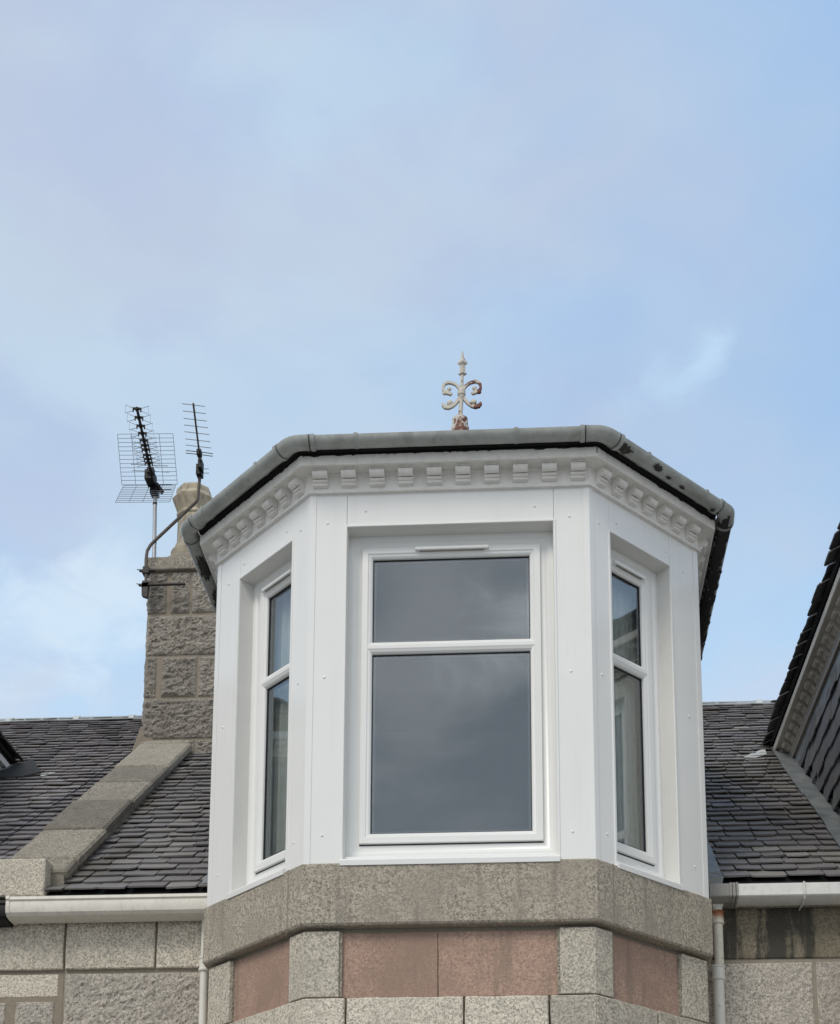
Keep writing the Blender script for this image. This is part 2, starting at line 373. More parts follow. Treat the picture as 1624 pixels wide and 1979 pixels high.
def block(mb, F_, u0, u1, z0, z1, n0, n1, amp=0., grid=.05, seed=0, edge=.006, drop=.005):
    """a stone: face grid at n1 with optional rock-faced relief, sides back to n0"""
    nu = max(2, int((u1-u0)/grid)); nz = max(2, int((z1-z0)/grid))
    us = [u0, u0+edge]+[u0+edge+(u1-u0-2*edge)*i/nu for i in range(1, nu)]+[u1-edge, u1]
    zs = [z0, z0+edge]+[z0+edge+(z1-z0-2*edge)*i/nz for i in range(1, nz)]+[z1-edge, z1]
    vs = []; NU, NZ = len(us), len(zs)
    for j, z in enumerate(zs):
        for i, u in enumerate(us):
            rim = i in (0, NU-1) or j in (0, NZ-1)
            n = n1-(drop if rim else 0)
            uu, zz = u, z
            w = noise.noise(Vector((u*9+seed, z*9, seed*1.7)))
            if rim: uu += w*.004*(1 if i in (0, NU-1) else 0); zz += w*.004*(1 if j in (0, NZ-1) else 0)
            elif amp:
                dd = min(u-u0, u1-u, z-z0, z1-z); k_ = min(1, dd/.03)
                a = noise.noise(Vector((u*16+seed, z*22-seed, seed)))+.7*noise.noise(Vector((u*38, z*48+seed, seed*2)))+.4*noise.noise(Vector((u*85, z*95, seed)))
                a = a*1.0-abs(noise.noise(Vector((u*24+seed, z*30, 4))))*.8
                n += amp*(a*k_+.9*k_)
            vs.append(F_.p(uu, n, zz))
    fs = [(j*NU+i, j*NU+i+1, (j+1)*NU+i+1, (j+1)*NU+i) for j in range(NZ-1) for i in range(NU-1)]
    rim = [i for i in range(NU)]+[j*NU+NU-1 for j in range(1, NZ)]+[(NZ-1)*NU+i for i in range(NU-2, -1, -1)]+[j*NU for j in range(NZ-2, 0, -1)]
    o = len(vs)
    for r_ in rim:
        j, i = divmod(r_, NU); vs.append(F_.p(us[i], n0, zs[j]))
    m_ = len(rim)
    fs += [(rim[i], o+i, o+(i+1) % m_, rim[(i+1) % m_]) for i in range(m_)]
    fs.append(tuple(o+i for i in range(m_)))
    mb.add(vs, fs)

def inside(poly, x, y):
    c = False; n = len(poly)
    for i in range(n):
        x1, y1 = poly[i]; x2, y2 = poly[(i+1) % n]
        if (y1 > y) != (y2 > y) and x < (x2-x1)*(y-y1)/(y2-y1)+x1: c = not c
    return c
def slates(mb, O, U, V, ok, u0, u1, vlen, e0=.138, e1=.104, w0=.15, w1=.26, rnd=None):
    """courses of slates; O origin on the eave, U along it, V up the slope; ok(u,v)->keep"""
    O, U, V = Vector(O), Vector(U).normalized(), Vector(V).normalized(); N = U.cross(V).normalized()
    rnd = rnd or random.Random(3); v = 0.; row = 0
    while v < vlen:
        e = e0+(e1-e0)*v/vlen; u = u0-rnd.random()*.2
        while u < u1:
            w = rnd.uniform(w0, w1)*(1.0-.18*v/vlen); uc = u+w/2
            if ok(uc, v+e*.4):
                L = min(e*2.15, vlen-v+.03); g = .0045
                sl_ = rnd.gauss(0, .005) if rnd.random() < .97 else rnd.uniform(-.03, -.015)
                j = [rnd.uniform(-.005, .005)+sl_ for _ in range(6)]
                top = .003; bot = .036+rnd.uniform(-.004, .006); th = rnd.uniform(.008, .013)
                c1 = rnd.uniform(.006, .03) if rnd.random() < .75 else .002; c2 = rnd.uniform(.006, .03) if rnd.random() < .75 else .002
                k1 = rnd.uniform(.006, .022); k2 = rnd.uniform(.006, .022)
                out = [(u+g, v+k1+j[0]), (u+g+c1, v+j[1]*1.3), (u+w*.5, v+j[2]*1.5), (u+w-g-c2, v+j[3]*1.3), (u+w-g, v+k2+j[4]), (u+w-g, v+L), (u+g, v+L)]
                tw = rnd.uniform(-.003, .003)
                def P(a, b, dn):
                    f_ = (b-v)/L; return O+U*a+V*b+N*(bot*(1-f_)+top*f_+dn+tw*(a-uc)/w*2*(1-f_))
                vs = [P(a, b, 0) for a, b in out]+[P(a, b, -th) for a, b in out]; n = 7
                mb.add(vs, [tuple(range(n))]+[(i+n, (i+1) % n+n, (i+1) % n, i) for i in range(n)])
            u += w
        v += e; row += 1

# ------------------------------------------------------------------ roof and wall constants
ZS, Y0R, ZR0 = .75, 1.1, .26
def roofz(y): return ZR0+ZS*(y-Y0R)
YRIDGE = 5.65; ZRIDGE = roofz(YRIDGE)
RV = Vector((0, 1, ZS)).normalized(); RLEN = math.hypot(YRIDGE-Y0R, ZRIDGE-ZR0)
ZSOF, ZFAS = 2.364, 2.417
GZ = -4.45

g = MB(); g.box((-400, -400, GZ-.5), (400, 400, GZ)); go = g.build('ground', 'ground'); tag(go, kind='structure')

house = thing('granite_house', (0, 1.15, GZ), 'grey granite house in the middle with a white clad octagonal bay dormer and slate roof', 'house')
nbr = thing('granite_house', (-6, 1.15, GZ), 'neighbouring granite house at the left edge beyond the stone skew, with black gutter', 'house')

# ---- main walls
def wall_right():
    mb = MB(); mo = MB()
    mo.box((1.3, 1.156, GZ), (9, 1.6, .2))
    mo.box((-2.5, 1.156, GZ), (-1.3, 1.6, .2))
    o = mo.build('wall', 'mortar_dark', house)
    a = MB()
    block(a, WALL, 1.47, 3.6, -.235, .088, -.1, .004, .002, .03, 3)
    block(a, WALL, 3.612, 6.2, -.235, .088, -.1, .002, .002, .1, 4)
    a.build('frieze_stone', 'granite_stained', o)['label'] = 'black streaked stone course under the white box gutter'
    b = MB()
    b.box((1.47, 1.11, .092), (9, 1.3, .16))
    block(b, WALL, 1.47, 2.17, -.70, -.262, -.1, .0, .006, .022, 1)
    block(b, WALL, 2.195, 3.1, -.70, -.262, -.1, .0, .008, .022, 2)
    z = -.715; i = 0
    while z > GZ+.3:
        u = 1.47; i += 1; h = .3
        while u < 8.9:
            w = random.uniform(.5, .9); block(b, WALL, u, u+w, z-h, z, -.1, 0, .004, .12, i+u); u += w+.015
        z -= h+.015
    b.build('stone_blocks', 'granite_rough', o)
    c = MB()
    block(c, WALL, -2.49, -1.925, -.238, .092, -.1, .02, .0015, .03, 5)
    block(c, WALL, -1.909, -1.47, -.238, .092, -.1, .017, .0015, .03, 6)
    c.build('eaves_course', 'granite_light', o)
    d = MB(); block(d, WALL, -2.485, -1.47, -.85, -.268, -.1, .012, .012, .018, 8)
    z = -.865
    while z > GZ+.3:
        block(d, WALL, -2.485, -1.47, z-.4, z, -.1, .0, .006, .1, z); z -= .415
    d.build('rock_faced_stone', 'granite_rough', o)
wall_right()
def wall_left():
    mo = MB(); mo.box((-9, 1.157, GZ), (-2.502, 1.6, .2)); o = mo.build('wall', 'mortar', nbr)
    c = MB(); u = -9.
    block(c, WALL, -3.4, -2.507, -.238, .118, -.1, .018, .0015, .03, 5)
    while u < -3.5:
        block(c, WALL, u, min(u+.8, -3.412), -.238, .118, -.1, .004, .0015, .1, u); u += .812
    block(c, WALL, -3.3, -2.535, -.412, -.262, -.1, -.004, .002, .03, 15)
    c.build('eaves_course', 'granite_light', o)
    d = MB()
    block(d, WALL, -2.99, -2.865, -.62, -.448, -.1, .0, .008, .018, 1)
    block(d, WALL, -2.80, -2.555, -.62, -.444, -.1, .002, .010, .018, 2)
    block(d, WALL, -3.4, -3.04, -.62, -.448, -.1, .0, .008, .03, 4)
    z = -.66; i = 0
    while z > GZ+.3:
        u = -9.; i += 1
        while u < -2.9:
            w = random.uniform(.5, .8); block(d, WALL, u, min(u+w, -2.54), z-.3, z, -.1, 0, .004, .12, i+u); u += w+.03
        z -= .34
    d.build('stone_blocks', 'granite_rough', o)
wall_left()

# ---- main roofs (the dormers' interiors are kept clear)
DORM = (-5.6, 0., 4.08)
def keep(u, v, x0, x1):
    p_y = Y0R+v*RV.y
    if not (x0 < u < x1): return False
    for cx in DORM:
        if abs(u-cx) < HW+SD-.06 and p_y < 3.98: return False
        # under the dormer roof beyond the eaves line
        if p_y >= 3.9 and abs(u-cx) < 1.60-(p_y-3.9)*.93: return False
    return True
def underlay(mb, x0, x1):
    off = -.012
    def quad(xa, xb, ya, yb):
        if xb-xa < .001: return
        mb.hexa([(xa, ya, roofz(ya)+off-.05), (xb, ya, roofz(ya)+off-.05), (xb, yb, roofz(yb)+off-.05), (xa, yb, roofz(yb)+off-.05),
                 (xa, ya, roofz(ya)+off), (xb, ya, roofz(ya)+off), (xb, yb, roofz(yb)+off), (xa, yb, roofz(yb)+off)])
    xs = [x0]
    for cx in DORM:
        a, b = cx-HW-SD+.02, cx+HW+SD-.02
        if b > x0 and a < x1: xs += [max(a, x0), min(b, x1)]
    xs.append(x1)
    for i in range(0, len(xs), 2): quad(xs[i], xs[i+1], Y0R-.03, 4.0)
    quad(x0, x1, 4.0, YRIDGE)
    # rear slope
    mb.hexa([(x0, YRIDGE, ZRIDGE-.06), (x1, YRIDGE, ZRIDGE-.06), (x1, 10.2, .2), (x0, 10.2, .2), (x0, YRIDGE, ZRIDGE-.012), (x1, YRIDGE, ZRIDGE-.012), (x1, 10.2, .26), (x0, 10.2, .26)])
def roof(parent, x0, x1, m, seed):
    mb = MB(); slates(mb, Vector((0, Y0R, ZR0))-RV*.035, (1, 0, 0), RV, lambda u, v: keep(u, v-.035, x0, x1), x0, x1, RLEN+.035, rnd=random.Random(seed))
    o = mb.build('roof', m, parent)
    ub = MB(); underlay(ub, x0, x1); ub.build('roof_boarding', 'black', o)
    # ridge: rolled metal cap with straps
    rg = MB(); pr = []
    for x in (x0, x1):
        pr.append([(x, YRIDGE-.095, ZRIDGE-.045), (x, YRIDGE-.098, ZRIDGE-.036), (x, YRIDGE-.03, ZRIDGE+.018), (x, YRIDGE-.015, ZRIDGE+.035), (x, YRIDGE, ZRIDGE+.042), (x, YRIDGE+.015, ZRIDGE+.035), (x, YRIDGE+.03, ZRIDGE+.012), (x, YRIDGE+.088, ZRIDGE-.046), (x, YRIDGE+.085, ZRIDGE-.052)])
    rg.rings(pr); rg.build('ridge_cap', 'zinc', o)
    cl = None
    for x in CLIPS:
        if x0 < x < x1:
            if cl is None:
                c = MB(); c.rings([[(d+.03*s_, YRIDGE-.106, ZRIDGE-.05), (d+.03*s_, YRIDGE-.034, ZRIDGE+.025), (d+.03*s_, YRIDGE-.016, ZRIDGE+.043), (d+.03*s_, YRIDGE, ZRIDGE+.052), (d+.03*s_, YRIDGE+.02, ZRIDGE+.04), (d+.03*s_, YRIDGE, ZRIDGE+.03), (d+.03*s_, YRIDGE-.03, ZRIDGE)] for s_, d in ((-1, 0), (1, 0))])
                cl = c.build('ridge_strap', 'strap', o); cl.location.x = x
            else: dupe(cl, o, (x, 0, 0))
    return o
CLIPS = [-7, -5.9, -4.70, -4.03, -3.48, 1.95, 2.67, 3.6, 4.7]
roof_main = roof(house, -2.62, 9, 'slate_moss', 11)
roof_left = roof(nbr, -9, -2.86, 'slate', 5)
# soakers at the foot of the right-hand roof beside the bay
lb = MB()
lb.hexa([(1.50, 1.06, .20), (1.62, 1.06, .20), (1.56, 1.75, .745), (1.50, 1.75, .745), (1.50, 1.05, .275), (1.635, 1.05, .262), (1.565, 1.75, .79), (1.50, 1.75, .81)])
lb.build('bay_flashing', 'lead', roof_main)

# rear wall closes the house
for pr, x0, x1 in ((house, -2.5, 9), (nbr, -9, -2.52)):
    b = MB(); b.box((x0, 10, GZ), (x1, 10.3, .2)); b.build('rear_wall', 'granite', pr)

# ---- skew (sloping stone coping on the party wall)
def skew():
    mb = MB(); N = Vector((0, -ZS, 1)).normalized()
    js = [1.12, 1.322, 1.894, 2.554, 3.047, 3.469, 4.165, 4.75]
    xa, xb = -2.965, -2.515
    for i in range(len(js)-1):
        a, b = js[i]+.005, js[i+1]-.005; dz = .146+random.uniform(-.010, .010)
        Lm = math.hypot(1, ZS); O = Vector((0, a, roofz(a)+dz)); Fk = Face(O, (1, 0, 0), (0, 0, 0), 0)
        sk = random.uniform(-.012, .012)
        class SF:
            def p(s_, u, n, z): return O+Vector((u+sk*z, 0, 0))+RV*z+N*n
        block(mb, SF(), xa+random.uniform(-.012, .010), xb+random.uniform(-.012, .010), 0, (b-a)*Lm, -.055, 0, .007, .03, i*3.3, .014, .014)
    o = mb.build('skew_coping', 'granite_dark', house); o['label'] = 'sloping stone coping running up to the chimney'
    jm = MB(); jm.prism([(xa+.02, 1.16, roofz(1.16)-.1), (xa+.02, 1.16, roofz(1.16)+.125), (xa+.02, 4.6, roofz(4.6)+.125), (xa+.02, 4.6, roofz(4.6)-.1)], (xb-xa-.04, 0, 0)); jm.build('coping_mortar', 'mortar', o)
    hn = MB(); hn.prism([(xa-.16, 4.24, roofz(4.24)-.05), (xa+.10, 4.24, roofz(4.24)-.05), (xa+.10, 4.24, roofz(4.24)+.22), (xa-.015, 4.24, roofz(4.24)+.30), (xa-.10, 4.24, roofz(4.24)+.02)], (0, .10, .03)); hn.build('mortar_haunch', 'mortar', o, bevel=.012)
    sd_ = MB()   # the upstand below the coping: rough, hanging mortar line
    class SD_:
        def p(s_, u, n, z): return Vector((-2.56+n, 1.14, 0))+Vector((0, u*RV.y, roofz(1.14)+u*RV.z+z))
    block(sd_, SD_(), 0, 4.4, -.1, .10, -.35, .03, .006, .035, 12, .004, .01)
    sd_.build('skew_upstand', 'granite_dark', o)
    pt = MB()
    class PF:
        def p(s_, u, n, z): return Vector((u, 1.03-n, z))
    block(pt, PF(), -3.25, -2.615, .215, .462, -.45, .0, .003, .03, 21, .008, .006)
    pt.build('skewputt', 'granite_light', o)
skew()

# ---- chimney
def chimney():
    yc = 4.25; CF = Face((0, yc, 0), (1, 0, 0), (0, -1, 0), 0)
    core = MB(); core.box((-2.962, yc+.002, 2.0), (-1.95, yc+.85, 4.40)); o = core.build('chimney_stack', 'mortar', house)
    o['label'] = 'rock faced stone chimney stack behind the bay gutter'
    st = MB(); st2 = MB()
    rows = [(2.3, 2.77, [(-2.965, -2.5), (-2.49, -1.95)]), (2.79, 3.165, [(-2.965, -2.22), (-2.21, -1.95)]), (3.185, 3.565, [(-2.965, -2.862), (-2.812, -2.50), (-2.48, -1.95)]), (3.585, 3.965, [(-2.965, -2.30), (-2.28, -1.95)]), (3.99, 4.39, [(-2.965, -2.795), (-2.755, -2.585), (-2.565, -2.3), (-2.28, -1.95)])]
    i = 0
    for z0, z1, xs in rows:
        for a, b in xs:
            i += 1; block(st, CF, a, b, z0, z1, -.03, .005, .018, .0135, i*2.7, .010, .005)
    SL = Face((-2.962, yc+.85, 0), (0, -1, 0), (-1, 0, 0), 0); SR = Face((-1.95, yc, 0), (0, 1, 0), (1, 0, 0), 0)
    for Fx in (SL, SR):
        for z0, z1, _ in rows:
            i += 1; block(st, Fx, 0.01, .42, z0, z1, -.03, .004, .018, .03, i*2.7); block(st, Fx, .435, .84, z0, z1, -.03, .004, .018, .03, i*3.7)
    st.build('rock_faced_stone', 'chimney_stone', o, smooth=False)
    cp = MB()
    block(cp, CF, -3.0, -1.91, 4.40, 4.525, -.92, .045, .004, .04, 3, .008, .006)
    cp.build('chimney_cope', 'granite_dark', o)
    fl = MB(); rg = []
    for r_, z in ((1.0, 4.52), (.92, 4.58), (.74, 4.65), (.58, 4.71), (.45, 4.73)):
        ring = []
        for j in range(28):
            a = 2*math.pi*j/28; ca, sa = math.cos(a), math.sin(a)
            w = (abs(ca)**4+abs(sa)**4)**(-.25)
            ring.append((-2.68+.27*r_*ca*w*(1+.03*math.sin(5*a)), 4.66+.40*r_*sa*w*(1+.03*math.cos(7*a)), z+.008*noise.noise(Vector((ca*4, sa*4, z)))))
        rg.append(ring)
    fl.rings(rg); fl.build('mortar_flaunching', 'mortar', o, smooth=True)
    pt = MB(); s_ = .924
    prof = [(.175, 4.70), (.195, 4.74), (.20, 4.80), (.188, 4.835), (.165, 4.85), (.158, 4.89), (.146, 4.91), (.145, 5.17), (.158, 5.18), (.158, 5.205), (.150, 5.21), (.168, 5.255), (.196, 5.325), (.204, 5.35), (.192, 5.37), (.168, 5.395), (.168, 5.44), (.160, 5.465), (.11, 5.465), (.11, 5.2)]
    pt.lathe((-2.68, 4.65, 0), prof, 8, math.pi/8)
    pt.build('chimney_pot', 'pot', o, bevel=.007)['label'] = 'octagonal buff clay pot'
chimney()

# ---- gutters of the main eaves
def gut(prof, x0, x1, name, m, parent, y=1.0, n=1, sag=0):
    mb = MB(); mb.rings([[(x0+(x1-x0)*k_/n, y-a, z) for a, z in prof] for k_ in range(n+1)]); return mb.build(name, m, parent, smooth=True, angle=25)
ogee = [(-.10, .245), (.055, .245), (.058, .225), (.048, .218), (.050, .20), (.052, .17), (.045, .145), (.025, .128), (-.02, .118), (-.10, .118)]
ogee = [(a, z-.064) for a, z in ogee]
gw = gut(ogee, -2.815, -1.53, 'gutter', 'gutter_cream', house, 1.0); gw['label'] = 'cream ogee gutter left of the bay'
e = MB(); e.rings([[(x, 1.0-a*1.08, .109+(z-.109)*1.08) for a, z in ogee] for x in (-2.822, -2.80)]); e.build('gutter_end', 'gutter_cream', gw, smooth=True, angle=25)
gb = gut([(a, z-.015) for a, z in ogee], -9, -2.83, 'gutter', 'black_pvc', nbr, 1.02); gb['label'] = 'black gutter'
sq = [(-.10, .182), (.045, .182), (.05, .177), (.05, .108), (.045, .102), (.0, .084), (-.09, .084), (-.10, .09)]
gr = gut(sq, 1.70, 9, 'gutter', 'gutter_white', house, 1.0); gr['label'] = 'white box gutter right of the bay'
out = MB(); out.rings([[(x, 1.0-a*1.04, .13+(z-.13)*1.06) for a, z in sq] for x in (1.535, 1.655)])
for x0, x1, k_ in ((1.655, 1.668, 1.14), (1.672, 1.690, 1.12), (1.694, 1.706, 1.16)):
    out.rings([[(x, 1.0-a*k_, .13+(z-.13)*k_) for a, z in sq] for x in (x0, x1)])
out.build('gutter_outlet', 'gutter_grey', gr)
gbk = MB(); gbk.tube([(0, 1.0-.040, .188), (0, 1.0-.056, .182), (0, 1.0-.058, .105), (0, 1.0-.042, .084), (0, 1.0+.01, .072), (0, 1.0+.14, .072)], .006, 6)
b0 = gbk.build('gutter_bracket', 'gutter_white', gr); b0.location.x = 2.105
for x in (3.1, 4.1): dupe(b0, gr, (x, 0, 0))

# ---- downpipes
def pipe(x, y, z0, z1, r_, m, parent, collars, name='downpipe'):
    mb = MB(); mb.tube([(x, y, z1), (x, y, z0)], r_, 20); o = mb.build(name, m, parent, smooth=True)
    for z in collars:
        c = MB(); c.lathe((x, y, z), [(r_+.002, .012), (r_+.010, .008), (r_+.011, -.002), (r_+.006, -.006), (r_+.006, -.062), (r_+.011, -.066), (r_+.011, -.078), (r_+.002, -.086)], 20)
        c.build('pipe_collar', m, o, smooth=True, angle=30)
    return o
xp, yp = 1.590, 1.055
po = pipe(xp, yp, -.30, .03, .0295, 'pipe_old', house, [])
po['label'] = 'upper length of rusting cream iron downpipe'
c = MB(); c.lathe((xp, yp, .0), [(.031, .025), (.036, .023), (.037, .040), (.034, .044), (.030, .044)], 20); c.build('rusty_joint', 'rust', po, smooth=True, angle=30)
c = MB(); c.lathe((xp, yp, .0), [(.031, .027), (.0365, .023), (.0365, -.024), (.039, -.027), (.039, -.038), (.031, -.042)], 20); c.build('pipe_collar', 'pipe_old', po, smooth=True, angle=30)
pn = pipe(xp-.008, yp, GZ, -.315, .034, 'pipe', house, [-.315]); pn['label'] = 'lower length of white plastic downpipe'
c = MB(); c.lathe((0, 0, 0), [(.010, 0), (.009, .004), (.004, .007)], 12); bt = c.build('pipe_screw_cap', 'pipe', pn, smooth=True); bt.location = (xp-.008, yp-.0335, -.56); bt.rotation_euler = (R(90), 0, 0)
hp = MB(); z_ = -.048
hp.hexa([(1.560, 1.03, .112+z_), (1.622, 1.03, .112+z_), (1.622, 1.10, .112+z_), (1.560, 1.10, .112+z_), (1.557, 1.025, .152+z_), (1.625, 1.025, .152+z_), (1.625, 1.10, .152+z_), (1.557, 1.10, .152+z_)])
hp.lathe((xp, yp, z_), [(.026, .125), (.030, .112), (.031, .106), (.027, .103), (.031, .100), (.031, .094), (.026, .09)], 20)
hpo = hp.build('gutter_hopper', 'pipe', gr, bevel=.003); hpo['label'] = 'square grey-white outlet box above the pipe'
hp2 = None
pl = pipe(-1.592, 1.085, GZ, .06, .025, 'pipe', house, [-.20]); pl['label'] = 'cream downpipe in the corner left of the bay'

# ------------------------------------------------------------------ bay below the cladding
def bay_base(cx, parent):
    core = MB(); osweep(core, [(-.4, GZ), (-.062, GZ), (-.062, .02), (-.4, .02)], cx, 1.18)
    o = core.build('bay_wall', 'mortar_dark', parent)
    fc = faces(cx)
    # sill course: three stones that wrap the corners
    sill = MB(); rnd = random.Random(5)
    osweep(sill, [(-.3, -.004), (.014, -.004), (.019, -.012), (.019, -.345), (.010, -.358), (-.3, -.362)], cx, 1.16)
    s_ = sill.build('sill_course', 'granite', o, bevel=.004); s_['label'] = 'plain grey granite band under the windows'
    for nm, u in (('left', LOB-.118), ('right', .118)):
        jt = MB(); F_ = fc[nm]; F_.box(jt, u-.005, u+.005, .0, .0205, -.352, -.006)
        jt.build('sill_joint', 'mortar_dark', s_)
    # frieze: grey pilaster stones and recessed pink panels
    pils = []
    for sgn in (-1, 1):
        pr = []
        for o_, (fx, u0, u1) in ((0, (None, 0, 0)),):
            pass
        # corner pilaster wraps the front corner
        F0 = fc['front']; F1 = fc['right' if sgn > 0 else 'left']
        n = -.018; b = -.15
        if sgn > 0:
            P = [F0.p(2*HW-.2, b, 0), F0.p(2*HW-.2, n, 0), Vector((*octp(3, n, cx), 0)), F1.p(.146, n, 0), F1.p(.146, b, 0)]
        else:
            P = [F1.p(LOB-.146, b, 0), F1.p(LOB-.146, n, 0), Vector((*octp(2, n, cx), 0)), F0.p(.2, n, 0), F0.p(.2, b, 0)]
        pil = MB(); pil.prism([(p.x, p.y, -.752) for p in P], (0, 0, .372)); pils.append(pil); pil = MB()
        if sgn > 0: P = [F1.p(.742, b, 0), F1.p(.742, n, 0), Vector((*octp(4, n, cx), 0)), Vector((*octp(5, n, cx, 1.16), 0)), Vector((*octp(5, b, cx, 1.16), 0))]
        else: P = [Vector((*octp(0, b, cx, 1.16), 0)), Vector((*octp(0, n, cx, 1.16), 0)), Vector((*octp(1, n, cx), 0)), F1.p(LOB-.742, n, 0), F1.p(LOB-.742, b, 0)]
        pil.prism([(p.x, p.y, -.752) for p in P], (0, 0, .372)); pils.append(pil)
    for pil in pils: pil.build('pilaster_stone', 'granite_light', o, bevel=.005)
    for nm, spans in (('front', ((.2, .735), (.739, 1.4))), ('right', ((.146, .742),)), ('left', ((LOB-.742, LOB-.146),))):
        pk = MB()
        for a, b in spans: block(pk, fc[nm], a, b, -.752, -.385, -.12, -.046, .0, .06, a, .003, .002)
        q = pk.build('pink_panel', 'granite_pink', o)
        if nm == 'front': q['label'] = 'wide pink granite panel with one joint'
        # dark side margins
        mg = MB(); a, b = spans[0][0], spans[-1][1]
        fc[nm].box(mg, a, a+.016, -.1, -.030, -.75, -.385); mg.build('panel_margin', 'granite_dark', q); mg = MB(); fc[nm].box(mg, b-.016, b, -.1, -.030, -.75, -.385)
        mg.build('panel_margin', 'granite_dark', q)
    # lower ashlar courses
    lo = MB(); z = -.760; r = 0
    while z > GZ+.2:
        h = .36 if r else .30
        for nm, js in (('front', (.24, .88, 1.34) if r % 2 == 0 else (.5, 1.1)), ('right', (.51,) if r % 2 == 0 else (.7,)), ('left', (LOB-.57,) if r % 2 == 0 else (.3,))):
            F_ = fc[nm]; ed = [0]+list(js)+[F_.L]
            for i in range(len(ed)-1):
                a = ed[i]+(.006 if i else 0); b = ed[i+1]-(.006 if i < len(ed)-2 else 0)
                nn = -.012
                ea = -nn*0; block(lo, F_, a+(.005 if i == 0 else 0), b-(.005 if i == len(ed)-2 else 0), z-h, z, -.06, nn, .002, .03 if r < 1 else .1, r*7+i, .007, .007)
        for nm in ('side_left', 'side_right'):
            F_ = fc[nm]; a, b = ((4-.46), 4) if nm == 'side_left' else (0, .46)
            block(lo, F_, a, b, z-h, z, -.06, -.012, .0, .1, r)
        z -= h+.012; r += 1
    lo.build('ashlar_blocks', 'granite_light', o)
    return o
bay_base(0, house)

